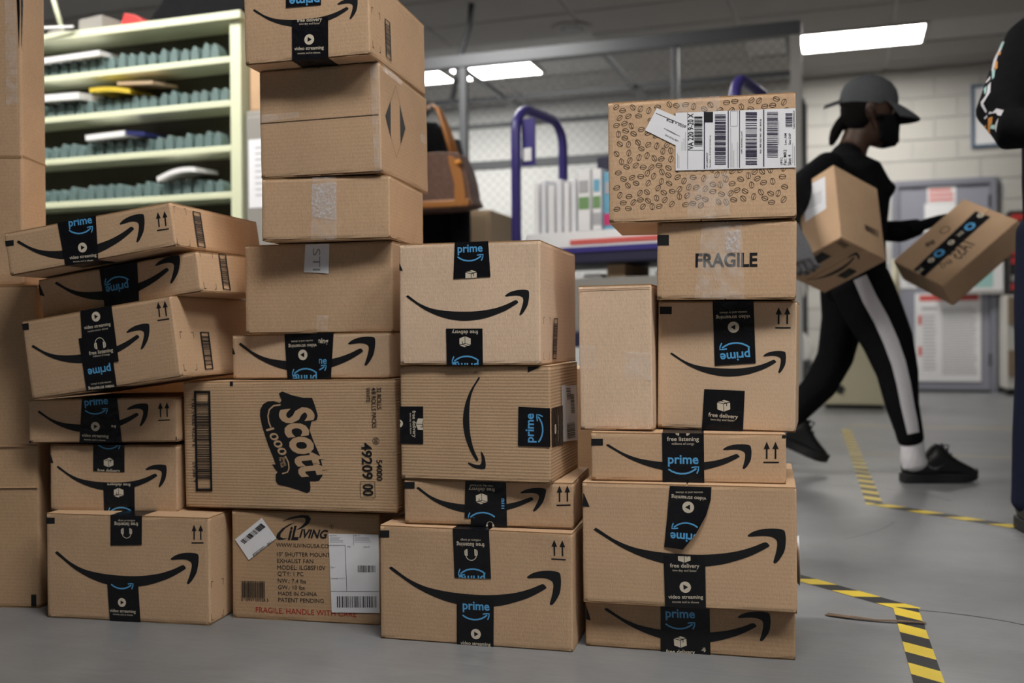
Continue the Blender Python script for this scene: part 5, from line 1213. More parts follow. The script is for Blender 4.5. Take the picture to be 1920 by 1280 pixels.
for z in (.12, -.18): MB().box(-a+.03, -a+.06, -.0045, -.0032, z, z+.09).build('red_mark', 'sign_red', e)
e, a, b = sheet('red_edged_notice', .50, .66, 1.0, 1.32, 'sign_white', 'white notice with a red mark left of the door sheets'); MB().box(-a+.02, -a+.06, -.0045, -.0032, .02, .13).build('red_mark', 'sign_red', e); lines(e, -a+.07, a-.02, -b+.02, b-.04, 10)
# wall board with teal print, right of the door leaf
e = rempty('notice_board', 1.16, BACK-.09, 1.215); MB().box(-.30, .25, -.02, 0, -.25, .25).build('board', 'sign_white', e, bevel=.003); MB().box(-.12, .16, -.0225, -.02, -.22, -.04).build('teal_print', 'teal', e); lines_e = e
MB().box(-.34, .25, -.05, .01, -.285, -.255).build('ledge', 'grid_metal', e)
tag(e, 'white board with teal print and a grey ledge behind the held box', 'board')
e = rempty('letter_rack', 1.53, BACK-.13, .93); MB().box(-.09, .22, -.11, .11, 0, .76).build('body', 'dark', e, bevel=.004)
for k in range(9):
    for c_ in range(2): MB().box(-.075+.15*c_, .055+.15*c_, -.118, -.11, .03+.08*k, .085+.08*k).build('slot_label', ['red_plastic', 'cabinet_grey', 'dark'][k % 3 if k % 4 else 0], e)
tag(e, 'black letter rack with red and grey slot labels', 'rack')
e = rempty('drawer_chest', 1.64, BACK-.26, 0); MB().box(-.26, .34, -.25, .25, .06, .905).build('body', 'wall_paint', e, bevel=.004); MB().box(-.25, .33, -.22, .24, 0, .06).build('plinth', 'dark', e)
for z0, z1, mt in ((.64, .885, 'wood'), (.17, .41, 'wood')):
    d_ = MB().box(-.25, .33, -.262, -.25, z0, z1).build('drawer', mt, e, bevel=.004)
    for x in (-.09, .17): kn = MB().prism(circle(0, 0, .02, 12), lambda u, v, t: (u, t, v), -.285, -.262).build('knob', 'dark', d_); kn.location = (x, 0, (z0+z1)/2)
tag(e, 'chest with wide brown wooden drawers at the right edge', 'drawers')
e = rempty('picture_frame', 1.30, BACK, 2.625); 
for q in ((-.155, .155, .27, .30), (-.155, .155, -.30, -.27), (-.155, -.125, -.27, .27), (.125, .155, -.27, .27)): MB().box(q[0], q[1], -.03, 0, q[2], q[3]).build('frame_bar', 'frame_blue', e, bevel=.003)
MB().box(-.125, .125, -.014, 0, -.27, .27).build('print_sheet', 'sign_white', e); tag(e, 'white print in a dark blue frame high on the block wall', 'picture')
# cream machine with a round black port
e = rempty('cream_machine', .10, 8.25, 0)
MB().box(-.26, .19, -.27, .27, .03, .98).build('body', 'cream', e, bevel=.012); MB().box(-.24, .17, -.24, .26, 0, .03).build('plinth', 'dark', e)
MB().prism(circle(-.14, .15, .033, 20), lambda u, v, t: (u, t, v), -.285, -.262).build('port', 'dark', e)
for k in range(4): MB().box(-.12, .02, -.278, -.27, .56+.03*k, .572+.03*k).build('vent_slit', 'steel_grey', e)
tag(e, 'cream coloured machine with a black round port behind the legs', 'machine')
e = rempty('white_bag', .17, 8.2, .981); V = []; Fc = []
MB().prism(smooth_loop([(-.09, 0), (.09, 0), (.10, .06), (.06, .11), (.02, .13), (-.05, .10), (-.10, .05)], 3), lambda u, v, t: (u, t, v), -.06, .06).build('bag_body', 'sign_white', e, bevel=.02); tag(e, 'crumpled white bag on top of the cream machine', 'bag')
e = rempty('yellow_pole', .38, 8.35, 0); MB().tube([(0, 0, .02), (0, 0, 1.15)], .028, 10).build('pole', 'cream', e, True); MB().prism(circle(0, 0, .06), lambda u, v, t: (u, v, t), 0, .02).build('base', 'cream', e); tag(e, 'cream pole standing beside the machine', 'pole')
# piled things on a low trolley left of the machine
e = rempty('utility_trolley', -.52, 8.4, 0); MB().box(-.26, .26, -.2, .2, .32, .36).build('deck', 'steel_grey', e)
for sx in (-.24, .24):
    for y in (-.18, .18): MB().tube([(sx, y, 0), (sx, y, .32)], .018, 8).build('leg', 'steel_grey', e, True)
tag(e, 'low grey trolley behind the walking person\'s back', 'trolley')
for k, (x, y, z, s_, m_, nm) in enumerate([(-.13, 0, .361, .19, 'cabinet_grey', 'grey'), (.15, -.04, .361, .17, 'sign_white', 'white'), (-.02, 0, .62, .19, 'wood', 'brown'), (.10, 0, .86, .17, 'sign_white', 'upper white')]):
    o = MB().prism(smooth_loop([(-s_, 0), (s_*.9, 0), (s_, s_*.7), (s_*.5, s_*1.28), (-.2*s_, s_*1.2), (-s_*1.05, s_*.6)], 3), lambda u, v, t: (u*.62, t, v), -.1, .1).build('soft_parcel', m_, bevel=.02)
    o.location = e.matrix_basis @ Vector((x, y, z)); o.rotation_euler = (0, 0, -TH); tag(o, '%s soft parcel piled on the low grey trolley' % nm, 'parcel', 'parcels on the low trolley')

# ------------------------------------------------------------------ people
def loft(secs, seg=20):
    """secs: (centre, lateral axis, radius along it, radius across it); returns verts, faces with closed rounded ends"""
    S_ = [(Vector(c), Vector(l).normalized(), a, b) for c, l, a, b in secs]
    t0 = (S_[1][0]-S_[0][0]).normalized(); t1 = (S_[-1][0]-S_[-2][0]).normalized()
    def capsec(s, t, k, r): return (s[0]+t*min(s[2], s[3])*k, s[1], s[2]*r, s[3]*r)
    S_ = [capsec(S_[0], -t0, .55, .35), capsec(S_[0], -t0, .3, .78)]+S_+[capsec(S_[-1], t1, .3, .78), capsec(S_[-1], t1, .55, .35)]
    V = []; Fc = []; n = len(S_)
    for k, (c, l, a, b) in enumerate(S_):
        t = (S_[min(k+1, n-1)][0]-S_[max(k-1, 0)][0]).normalized(); l = (l-t*l.dot(t)).normalized(); o = t.cross(l)
        for j in range(seg): q = 2*math.pi*j/seg; V.append(c+l*a*math.cos(q)+o*b*math.sin(q))
    for k in range(n-1):
        for j in range(seg): A = k*seg+j; B = k*seg+(j+1) % seg; Fc.append((A, B, B+seg, A+seg))
    Fc += [tuple(reversed(range(seg))), tuple((n-1)*seg+j for j in range(seg))]
    return V, Fc
def fuse(name, pieces, mats, parent, voxel, smooth=4):
    """pieces: (verts, faces, material name) -> one continuous surface, each face keeps the material of the nearest piece"""
    V = []; Fc = []; pm = []
    for v, f, m in pieces:
        i = len(V); V += [Vector(p) for p in v]; Fc += [tuple(i+k for k in q) for q in f]; pm += [mats.index(m)]*len(f)
    o = mesh_obj(name, V, Fc, mats)
    bm = bmesh.new(); bm.from_mesh(o.data); bmesh.ops.recalc_face_normals(bm, faces=bm.faces); bm.to_mesh(o.data); bm.free()
    tree = BVHTree.FromPolygons(V, Fc)
    r = o.modifiers.new('r', 'REMESH'); r.mode = 'VOXEL'; r.voxel_size = voxel
    s = o.modifiers.new('s', 'SMOOTH'); s.iterations = smooth; s.factor = .5
    dg = bpy.context.evaluated_depsgraph_get(); dg.update()
    me = bpy.data.meshes.new_from_object(o.evaluated_get(dg)); old = o.data; o.modifiers.clear(); o.data = me; bpy.data.meshes.remove(old)
    me.materials.clear()
    for m in mats: me.materials.append(MATS[m])
    idx = []
    for p in me.polygons:
        h = tree.find_nearest(p.center); idx.append(pm[h[2]] if h[2] is not None else 0)
    me.polygons.foreach_set('material_index', idx); me.polygons.foreach_set('use_smooth', [True]*len(me.polygons)); me.update()
    o.parent = parent
    return o
def local(o, e):   # meshes are modelled in place; hang them on the thing's empty at its base
    M = Matrix.Translation(-e.location); o.data.transform(M); o.parent = e; return o
def head_parts(origin, fwd, up, sc, skin):
    f = Vector(fwd).normalized(); u = Vector(up); u = (u-f*u.dot(f)).normalized(); l = u.cross(f); O = Vector(origin)
    T = lambda x, y, z: O+(f*x+l*y+u*z)*sc
    rings = [(0., .052, .026, .024), (.012, .048, .042, .038), (.03, .036, .056, .050), (.055, .02, .073, .059), (.09, .006, .087, .068), (.125, 0, .095, .074), (.16, -.003, .096, .075), (.19, -.005, .085, .067), (.212, -.006, .058, .047), (.224, -.006, .025, .02)]
    secs = [(T(x, 0, z), l, ry*sc, rx*sc) for z, x, rx, ry in rings]
    P_ = [(*loft(secs, 24), skin)]
    P_.append((*loft([(T(.088, 0, .125), l, .008*sc, .007*sc), (T(.098, 0, .10), l, .012*sc, .011*sc), (T(.103, 0, .083), l, .016*sc, .013*sc)], 10), skin))
    P_.append((*loft([(T(.078, -.02, .045), f, .007*sc, .006*sc), (T(.085, 0, .046), f, .009*sc, .007*sc), (T(.078, .02, .045), f, .007*sc, .006*sc)], 8), skin))
    for s_ in (-1, 1): P_.append((*loft([(T(-.005, s_*.070, .075), f, .010*sc, .006*sc), (T(-.012, s_*.077, .10), f, .018*sc, .007*sc), (T(-.012, s_*.078, .125), f, .016*sc, .006*sc)], 10), skin))
    return P_, T
def eyes(e, T, sc):
    for s_ in (-1, 1):
        m = MB(); m.tube([T(.078, s_*.032, .118), T(.0855, s_*.032, .118), T(.087, s_*.032, .118)], [.012*sc, .010*sc, .004*sc], 12)
        ey = local(m.build('eye', 'eye_white', None, True), e)
        m = MB(); m.tube([T(.085, s_*.032, .118), T(.0885, s_*.032, .118)], [.006*sc, .004*sc], 10); pu = local(m.build('pupil', 'dark', None, True), e)
def hand(name, wrist, d, back, thumb_side, curl, mat, e, sc=1.0, spread=.05):
    """a hand: palm, four unequal fingers with bent knuckles, thumb from the side of the palm"""
    D = Vector(d).normalized(); B = Vector(back); B = (B-D*B.dot(D)).normalized(); S_ = D.cross(B)*thumb_side; W = Vector(wrist)
    P_ = [(*loft([(W-D*.03*sc, S_, .028*sc, .021*sc), (W, S_, .030*sc, .021*sc), (W+D*.045*sc, S_, .040*sc, .018*sc), (W+D*.085*sc, S_, .041*sc, .015*sc)], 16), mat)]
    for k, (off, L) in enumerate(((.030, .072), (.010, .080), (-.011, .074), (-.031, .058))):
        p = W+(D*.088+S_*off)*sc; dirn = (D+S_*spread*(1-k)).normalized(); pts = [p-dirn*.02*sc, p]; ang = 0
        for j, fr in enumerate((.42, .32, .26)):
            ang += curl[j]; v = dirn*math.cos(ang)-B*math.sin(ang); pts.append(pts[-1]+v*L*fr*sc)
        rad = [.0095, .0095, .009, .0085, .007]
        P_.append((*loft([(q, S_, rad[i]*sc, rad[i]*sc) for i, q in enumerate(pts)], 10), mat))
    p = W+(D*.022+S_*.028)*sc; v1 = (D*.55+S_*.75-B*.25).normalized(); v2 = (D*.85+S_*.25-B*.45).normalized()
    P_.append((*loft([(p, B, .013*sc, .013*sc), (p+v1*.035*sc, B, .012*sc, .012*sc), (p+v1*.035*sc+v2*.032*sc, B, .0105*sc, .0105*sc), (p+v1*.035*sc+v2*.058*sc, B, .008*sc, .008*sc)], 10), mat))
    o = fuse(name, P_, [mat], None, .0035*sc, 3); return local(o, e)
def shoe(e, heel, toe_dir, length, mat='shoe_black', sole='shoe_sole', pitch=0., mark=True, side=-1):
    f = Vector(toe_dir).normalized(); up = Vector((0, 0, 1)); l = up.cross(f).normalized()
    if pitch: f = (f*math.cos(pitch)-up*math.sin(pitch)).normalized(); up = f.cross(l)*-1 if False else l.cross(f)*-1
    up = f.cross(l); 
    if up.z < 0: up = -up
    H = Vector(heel); T = lambda x, y, z: H+f*x*length+l*y*length+up*z*length
    prof = [(0.0, .08, .36, .09), (.05, .08, .42, .12), (.14, .08, .37, .14), (.28, .08, .36, .15), (.38, .08, .47, .15), (.44, .08, .53, .145), (.52, .08, .49, .15), (.62, .08, .38, .165), (.74, .08, .30, .175), (.86, .08, .235, .165), (.95, .08, .19, .13), (1., .08, .15, .08)]
    V = []; Fc = []; seg = 18
    for x, z0, z1, hw_ in prof:
        for j in range(seg):
            q = 2*math.pi*j/seg; cx, cz = math.cos(q), math.sin(q); sq = lambda a, pw: math.copysign(abs(a)**pw, a)
            w_ = hw_*(1-.28*max(0, cz)) ; V.append(T(x, w_*sq(cx, .7), (z0+z1)/2+(z1-z0)/2*sq(cz, .8)))
    n = len(prof)
    for k in range(n-1):
        for j in range(seg): A = k*seg+j; B = k*seg+(j+1) % seg; Fc.append((A, B, B+seg, A+seg))
    Fc += [tuple(reversed(range(seg))), tuple((n-1)*seg+j for j in range(seg))]
    o = mesh_obj('shoe', V, Fc, [mat], smooth=True); o = local(o, e)
    m = MB(); pts = smooth_loop([(-.01, -.11), (.2, -.14), (.45, -.14), (.72, -.18), (.95, -.13), (1.02, 0), (.95, .13), (.72, .18), (.45, .14), (.2, .14), (-.01, .11), (-.03, 0)], 3)
    m.prism(pts, lambda u, v, t: T(u, v, t+(.05*max(0, (u-.8)/.2)**2)), 0, .12); s_ = m.build('sole', sole, None, bevel=.004); s_ = local(s_, e); 
    lc = MB()
    for k in range(4): x = .52+.06*k; z = .50-.065*k; lc.tube([T(x, -.08, z-.03), T(x+.015, 0, z+.015), T(x, .08, z-.03)], .0035, 6)
    lc.tube([T(.52, .0, .50), T(.60, -.06, .50), T(.57, -.09, .44)], .003, 6); lc = local(lc.build('laces', mat, None, True), e)
    if mark:
        tr = poly_tris([(.24, .27), (.31, .20), (.38, .185), (.50, .255), (.40, .215), (.33, .215)])
        V = []; Fc = []
        for t in tr: i = len(V); V += [T(p[0], side*.152, p[1]) for p in t]; Fc.append((i, i+1, i+2))
        local(mesh_obj('shoe_mark', V, Fc, ['shoe_mark']), e)
    return T
Yv = Vector((0, 1, 0)); Xv = Vector((1, 0, 0)); Zv = Vector((0, 0, 1))
K = 1/467.  # metres per measured unit at the walker's distance
# ---- walking person with cap
wk = empty('person', (1.40, 4.0, 0))
pc = []
LAT = Vector((.10, 1, 0)).normalized()
def sec(p, rl_, rs_, lat=LAT): return (Vector(p), lat, rl_, rs_)
torso = [sec((1.372, 4.000, 0.762), .165, .118), sec((1.370, 4.000, 0.848), .170, .125), sec((1.375, 4.000, 0.955), .155, .118), sec((1.380, 4.000, 1.062), .160, .125), sec((1.380, 4.000, 1.152), .175, .138), sec((1.357, 4.000, 1.222), .185, .118), sec((1.338, 4.000, 1.272), .15, .085), sec((1.353, 4.000, 1.302), .09, .06)]
pc.append((*loft(torso, 28), 'black_knit'))
pc.append((*loft([sec((1.465, 3.970, 1.160), .11, .05), sec((1.474, 3.970, 1.138), .115, .055)], 16), 'black_knit'))
pc.append((*loft([sec((1.357, 4.000, 1.276), .06, .062), sec((1.375, 4.000, 1.329), .055, .058), sec((1.398, 4.000, 1.393), .052, .055)], 16), 'skin_dark'))
legR = [sec((1.370, 3.920, 0.784), .095, .118), sec((1.413, 3.900, 0.674), .092, .112), sec((1.469, 3.890, 0.549), .085, .097), sec((1.502, 3.880, 0.424), .078, .078), sec((1.516, 3.870, 0.299), .070, .062), sec((1.537, 3.860, 0.205), .060, .052), sec((1.545, 3.860, 0.163), .055, .049)]
legL = [sec((1.378, 4.080, 0.792), .095, .115), sec((1.362, 4.100, 0.635), .092, .085), sec((1.334, 4.110, 0.482), .082, .073), sec((1.275, 4.120, 0.367), .070, .068), sec((1.190, 4.120, 0.279), .062, .058), sec((1.133, 4.120, 0.218), .055, .05)]
for l in (legR, legL): pc.append((*loft(l, 22), 'black_cloth'))
armR = [sec((1.229, 3.840, 1.212), .070, .075, Xv), sec((1.099, 3.720, 1.130), .062, .066, Xv), sec((0.997, 3.600, 1.032), .055, .058, Xv), sec((0.974, 3.530, 0.974), .048, .05, Xv), sec((0.977, 3.460, 0.929), .036, .038, Xv)]
armL = [sec((1.426, 4.150, 1.257), .070, .075, Xv), sec((1.483, 4.200, 1.130), .060, .062, Xv), sec((1.543, 4.200, 1.013), .052, .052, Zv), sec((1.613, 4.120, 1.000), .046, .046, Zv), sec((1.655, 4.050, 1.010), .036, .036, Zv)]
for l in (armR, armL): pc.append((*loft(l, 18), 'black_knit'))
hp, HT = head_parts((1.415, 4.000, 1.348), (1, -.10, -.16), (.16, 0, 1), 1.08, 'skin_dark')
pc += hp
body = local(fuse('body', pc, ['black_knit', 'black_cloth', 'skin_dark'], None, .009, 4), wk)
eyes(wk, HT, 1.08)
# side stripe on the near trouser leg, laid on the cloth
dgm = body.data; bt = BVHTree.FromPolygons([v.co+wk.location for v in dgm.vertices], [tuple(p.vertices) for p in dgm.polygons])
sl = [(1.293, 3.700, 0.789), (1.328, 3.700, 0.710), (1.372, 3.700, 0.630), (1.407, 3.700, 0.550), (1.435, 3.700, 0.471), (1.454, 3.700, 0.392), (1.468, 3.700, 0.312), (1.481, 3.700, 0.252), (1.489, 3.700, 0.209)]
wd = [.026, .028, .028, .028, .027, .026, .025, .024, .022]
V = []; Fc = []; NC = 6
fine = []
for k in range(len(sl)-1):
    for j in range(4): t = j/4; fine.append((Vector(sl[k]).lerp(Vector(sl[k+1]), t), wd[k]+(wd[k+1]-wd[k])*t))
fine.append((Vector(sl[-1]), wd[-1]))
ok = True; prevy = 3.85
for k, (p, w_) in enumerate(fine):
    t = (fine[min(k+1, len(fine)-1)][0]-fine[max(k-1, 0)][0]).normalized(); sd = Vector((-t.z, 0, t.x)).normalized()
    for c_ in range(NC+1):
        q = p+sd*w_*(2*c_/NC-1); q0 = Vector((q.x*(3.3/3.7), 3.3, .59+(q.z-.59)*(3.3/3.7))); h = bt.ray_cast(q0, (q-Vector((0, 0, .59))).normalized(), 2.)
        P1 = h[0] if h[0] is not None else None
        if P1 is None: P1 = q+Vector((0, prevy-q.y, 0))
        V.append(P1-Vector((0, .004, 0)))
for k in range(len(fine)-1):
    for c_ in range(NC): i = k*(NC+1)+c_; Fc.append((i, i+1, i+NC+2, i+NC+1))
local(mesh_obj('trouser_stripe', V, Fc, ['stripe_white'], smooth=True), wk)
# cap
V = []; Fc = []; seg = 28
cr = [(.128, .103, .082), (.15, .106, .084), (.175, .104, .083), (.20, .095, .077), (.222, .076, .063), (.238, .048, .041), (.246, .018, .016)]
for z, a, b in cr:
    for j in range(seg): q = 2*math.pi*j/seg; V.append(HT(-.004+a*math.cos(q), b*math.sin(q), z-.02*math.cos(q)*0+(.012 if math.cos(q) > .3 else 0)*(1 if z < .13 else 0)))
for k in range(len(cr)-1):
    for j in range(seg): A = k*seg+j; B = k*seg+(j+1) % seg; Fc.append((A, B, B+seg, A+seg))
Fc.append(tuple((len(cr)-1)*seg+j for j in range(seg)))
cp = mesh_obj('cap_crown', V, Fc, ['cap_grey'], smooth=True); local(cp, wk)
m = MB(); NB = 14; VB = []
for t_ in (0, 1):
    for k in range(NB+1):
        a = math.radians(-62+124*k/NB); y = .080*math.sin(a)*1.02
        for r_ in range(5):
            f = r_/4; x = .098*math.cos(a)-.004+(.095*math.cos(a*.95)**.8)*f; VB.append(HT(x, y*(1-.04*f), .150-.018*f-.020*f*f-.016*abs(math.sin(a))**2*f-.008*t_))
FB = []
def bi(t_, k, r_): return t_*(NB+1)*5+k*5+r_
for k in range(NB):
    for r_ in range(4):
        FB.append((bi(0, k, r_), bi(0, k+1, r_), bi(0, k+1, r_+1), bi(0, k, r_+1))); FB.append((bi(1, k, r_), bi(1, k, r_+1), bi(1, k+1, r_+1), bi(1, k+1, r_)))
    FB.append((bi(0, k, 4), bi(0, k+1, 4), bi(1, k+1, 4), bi(1, k, 4)))
for k in (0, NB):
    for r_ in range(4): FB.append((bi(0, k, r_), bi(0, k, r_+1), bi(1, k, r_+1), bi(1, k, r_)))
bo = mesh_obj('cap_brim', VB, FB, ['cap_grey', 'cap_under'], smooth=True)
for i, p in enumerate(bo.data.polygons):
    if all(v >= (NB+1)*5 for v in p.vertices): p.material_index = 1
local(bo, wk)
local(MB().tube([HT(-.004, 0, .243), HT(-.004, 0, .252)], [.009, .006], 10).build('cap_button', 'cap_grey', None, True), wk)
local(MB().prism([(-.165, .098), (-.10, .130), (-.10, .144), (-.162, .113)], lambda u, v, t: HT(u, t, v), -.022, -.010).build('cap_strap', 'cap_grey', None, bevel=.002), wk)
# hair, ponytail
hs = [(.045, -.040, .048, .058), (.07, -.032, .066, .071), (.10, -.026, .077, .077), (.13, -.020, .083, .079), (.155, -.016, .086, .080)]
local(fuse('hair', [(*loft([(HT(x, 0, z), (HT(0, 1, 0)-HT(0, 0, 0)), ry*1.08, rx*1.08) for z, x, rx, ry in hs], 22), 'hair_black'),
  (*loft([(HT(-.080, 0, .075), Yv, .024, .024), (HT(-.096, -.01, .050), Yv, .024, .023), (HT(-.106, -.01, .022), Yv, .025, .023), (HT(-.112, -.01, -.005), Yv, .020, .018), (HT(-.116, -.01, -.028), Yv, .010, .010)], 14), 'hair_black')], ['hair_black'], None, .006, 3), wk)
# face mask
V = []; Fc = []; zs = [-.012, .0, .02, .045, .07, .09, .104]; A_ = [(.035, .045), (.066, .046), (.076, .060), (.082, .067), (.088, .071), (.093, .073), (.096, .074)]; cx = [.038, .040, .034, .024, .016, .010, .008]
for z, (a, b), x0_ in zip(zs, A_, cx):
    for j in range(17):
        q = math.radians(-88+176*j/16); pk = .012*math.exp(-(q/.35)**2)*(1 if z > .01 else .4); V.append(HT(x0_+(a+.006+pk)*math.cos(q), (b+.006)*math.sin(q), z-.016*(abs(q)/1.5)**2*(1 if z > .08 else -1)))
for k in range(6):
    for j in range(16): i = k*17+j; Fc.append((i, i+1, i+18, i+17))
mo = mesh_obj('face_mask', V, Fc, ['black_cloth'], smooth=True); md = mo.modifiers.new('s', 'SOLIDIFY'); md.thickness = .003; local(mo, wk)
for s_ in (-1, 1): local(MB().tube([HT(.015, s_*.080, .088), HT(-.012, s_*.084, .112), HT(-.026, s_*.080, .10), HT(.0, s_*.080, .062), HT(.02, s_*.072, .03)], .0018, 5).build('mask_loop', 'black_cloth', None, True), wk)
# gloves
hand('glove', (0.976, 3.440, 0.922), (.30, .02, -.90), (-.55, -.80, .0), 1, (.35, .65, .55), 'glove_grey', wk, 1.05)
hand('glove', (1.651, 4.030, 1.012), (.90, -.16, .28), (-.25, -.30, .90), -1, (.12, .30, .25), 'black_knit', wk, 1.05)
# socks and shoes
local(fuse('sock', [(*loft([sec((1.545, 3.860, 0.192), .045, .044), sec((1.551, 3.860, 0.145), .044, .044), sec((1.553, 3.860, 0.097), .046, .047), sec((1.561, 3.860, 0.068), .045, .05)], 18), 'sock_white')], ['sock_white'], None, .006, 2), wk)
local(fuse('sock', [(*loft([sec((1.146, 4.120, 0.235), .044, .044), sec((1.106, 4.120, 0.183), .044, .044), sec((1.084, 4.120, 0.147), .045, .047)], 18), 'sock_white')], ['sock_white'], None, .006, 2), wk)
shoe(wk, (1.520, 3.87, .002), (1, .03, 0), .285)
shoe(wk, (1.035, 4.12, .155), (.9, 0, -.42), .28, mark=False)
tag(wk, 'walking person in black with grey cap and mask carrying two boxes', 'person')

# ---- second person, mostly outside the right edge
mn = empty('person', (1.66, 2.86, 0))
pc = []
L2 = Xv
pc.append((*loft([(Vector((1.66, 2.88, .86)), L2, .17, .115), (Vector((1.66, 2.88, 1.0)), L2, .175, .12), (Vector((1.66, 2.88, 1.15)), L2, .175, .12), (Vector((1.66, 2.88, 1.32)), L2, .195, .13), (Vector((1.66, 2.89, 1.44)), L2, .205, .115), (Vector((1.66, 2.90, 1.51)), L2, .12, .075), (Vector((1.66, 2.90, 1.545)), L2, .06, .06)], 26), 'black_cloth'))
pc.append((*loft([(Vector((1.66, 2.90, 1.53)), L2, .055, .057), (Vector((1.66, 2.89, 1.61)), L2, .052, .055)], 14), 'skin'))
pc.append((*loft([(Vector((1.57, 2.89, 1.47)), Yv, .085, .070), (Vector((1.505, 2.88, 1.42)), Yv, .085, .072), (Vector((1.445, 2.85, 1.32)), Yv, .08, .070), (Vector((1.388, 2.82, 1.21)), Yv, .078, .066), (Vector((1.395, 2.78, 1.150)), Yv, .072, .058), (Vector((1.47, 2.72, 1.135)), Yv, .064, .050), (Vector((1.56, 2.68, 1.12)), Yv, .052, .045), (Vector((1.60, 2.67, 1.115)), Yv, .04, .038)], 20), 'black_cloth'))
pc.append((*loft([(Vector((1.79, 2.89, 1.45)), Yv, .085, .075), (Vector((1.87, 2.88, 1.36)), Yv, .08, .07), (Vector((1.90, 2.86, 1.18)), Yv, .07, .06), (Vector((1.89, 2.80, .98)), Yv, .055, .05), (Vector((1.88, 2.78, .88)), Yv, .04, .038)], 18), 'black_cloth'))
for sx, kx in ((-1, 0), (1, .02)):
    pc.append((*loft([(Vector((1.66+sx*.09, 2.88, .88)), L2, .10, .105), (Vector((1.66+sx*.11, 2.88, .65)), L2, .088, .095), (Vector((1.66+sx*.125, 2.88, .46)), L2, .072, .078), (Vector((1.66+sx*.13, 2.89, .28)), L2, .070, .078), (Vector((1.66+sx*.13, 2.90, .13)), L2, .068, .075), (Vector((1.66+sx*.13, 2.90, .08)), L2, .070, .078)], 20), 'denim'))
hp, MT = head_parts((1.66, 2.87, 1.60), (-.35, -1, -.05), (0, 0, 1), 1.05, 'skin'); pc += hp
mb = local(fuse('body', pc, ['black_cloth', 'denim', 'skin'], None, .010, 4), mn)
eyes(mn, MT, 1.05)
local(fuse('hair', [(*loft([(MT(x, 0, z), (MT(0, 1, 0)-MT(0, 0, 0)), ry*1.09, rx*1.09) for z, x, rx, ry in [(.10, -.035, .07, .074), (.14, -.02, .085, .08), (.175, -.012, .088, .078), (.205, -.008, .07, .06), (.226, -.006, .035, .03)]], 20), 'hair_black')], ['hair_black'], None, .006, 3), mn)
hand('hand', (1.605, 2.668, 1.114), (1, -.1, -.1), (0, -1, .2), 1, (.4, .6, .5), 'skin', mn, 1.05)
hand('hand', (1.88, 2.775, .875), (0, -.15, -1), (.9, -.3, 0), -1, (.25, .35, .3), 'skin', mn, 1.05)
shoe(mn, (1.53, 2.97, .002), (-.12, -1, 0), .30, mark=False); shoe(mn, (1.79, 2.97, .002), (.15, -1, 0), .30, mark=False)
# printed sleeve graphics laid on the cloth
bt2 = BVHTree.FromPolygons([v.co+mn.location for v in mb.data.vertices], [tuple(p.vertices) for p in mb.data.polygons])
def sleeve_patch(pts, mat):
    tr = []
    for t in poly_tris(pts): tr.append(t)
    V = []; Fc = []
    def sub_(t, n_):
        if n_ == 0: return [t]
        a, b, c_ = t; ab = ((a[0]+b[0])/2, (a[1]+b[1])/2); bc = ((b[0]+c_[0])/2, (b[1]+c_[1])/2); ca = ((a[0]+c_[0])/2, (a[1]+c_[1])/2)
        return [x for q in ([a, ab, ca], [ab, b, bc], [ca, bc, c_], [ab, bc, ca]) for x in sub_(q, n_-1)]
    for t in tr:
        for q in sub_(t, 2):
            pp_ = []
            for x, z in q:
                for tr_k in range(7):
                    h = bt2.ray_cast(Vector((x*.85, 2.35, .59+(z-.59)*.85)), Vector((x+.005*tr_k, 2.77, z-.59)).normalized(), 1.2)
                    if h[0] is not None: break
                if h[0] is None: break
                pp_.append(h[0]+h[1]*.002)
            if len(pp_) == 3: i = len(V); V += pp_; Fc.append((i, i+1, i+2))
    if Fc: local(mesh_obj('sleeve_print', V, Fc, [mat]), mn)
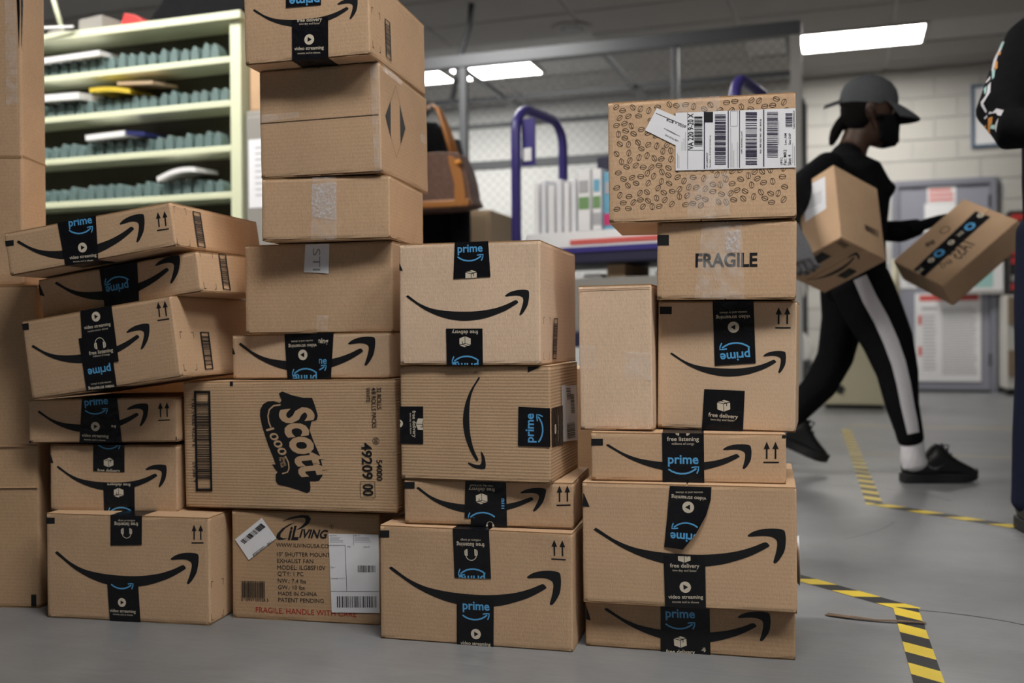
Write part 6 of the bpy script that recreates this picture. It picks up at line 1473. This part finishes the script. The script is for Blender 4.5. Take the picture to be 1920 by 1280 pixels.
SPX = [([(1.3723, 1.3882), (1.3618, 1.3883), (1.3461, 1.36), (1.3408, 1.3323), (1.3356, 1.3081), (1.3408, 1.3063), (1.353, 1.3478), (1.3635, 1.3668)], 'stripe_white'), ([(1.3635, 1.3668), (1.3722, 1.3875), (1.367, 1.3882), (1.3583, 1.3703)], 'teal'), ([(1.346, 1.3323), (1.353, 1.334), (1.3519, 1.3149), (1.3449, 1.3098)], 'orange'), ([(1.3548, 1.3565), (1.3624, 1.3616), (1.361, 1.353), (1.3555, 1.3502)], 'orange'), ([(1.3198, 1.277), (1.3303, 1.2908), (1.3331, 1.2936), (1.332, 1.2839), (1.3216, 1.2742)], 'stripe_white'), ([(1.325, 1.2666), (1.3337, 1.2769), (1.3319, 1.2492), (1.3232, 1.2354), (1.3127, 1.2182), (1.323, 1.1973), (1.3196, 1.1921), (1.3075, 1.2113), (1.3058, 1.2217), (1.318, 1.2372), (1.3232, 1.2493)], 'stripe_white'), ([(1.3373, 1.3064), (1.346, 1.3115), (1.3435, 1.2907), (1.3372, 1.2838)], 'teal'), ([(1.3146, 1.258), (1.3215, 1.2666), (1.3215, 1.2493), (1.3162, 1.2424)], 'teal'), ([(1.3387, 1.1937), (1.3491, 1.204), (1.3689, 1.1987), (1.3612, 1.1831), (1.3525, 1.1849), (1.3473, 1.1919), (1.3265, 1.1886), (1.33, 1.1955)], 'stripe_white'), ([(1.3143, 1.1783), (1.323, 1.1869), (1.3247, 1.1817), (1.3178, 1.1748)], 'stripe_white'), ([(1.2993, 1.1524), (1.3125, 1.1471), (1.3195, 1.1609), (1.3212, 1.1557), (1.3142, 1.1401), (1.3003, 1.1454)], 'orange'), ([(1.3265, 1.1782), (1.3386, 1.1816), (1.3368, 1.1625), (1.3316, 1.1591), (1.3315, 1.1348), (1.3246, 1.1366)], 'orange'), ([(1.3333, 1.1591), (1.3455, 1.159), (1.3444, 1.1469), (1.3316, 1.1487)], 'teal'), ([(1.3473, 1.1642), (1.3549, 1.178), (1.3507, 1.1589), (1.3479, 1.1382), (1.3455, 1.1486)], 'stripe_white')]
for pts, mat in SPX: sleeve_patch(pts, mat)
tag(mn, 'person in black at the right edge with a printed sleeve and bent elbow', 'person')
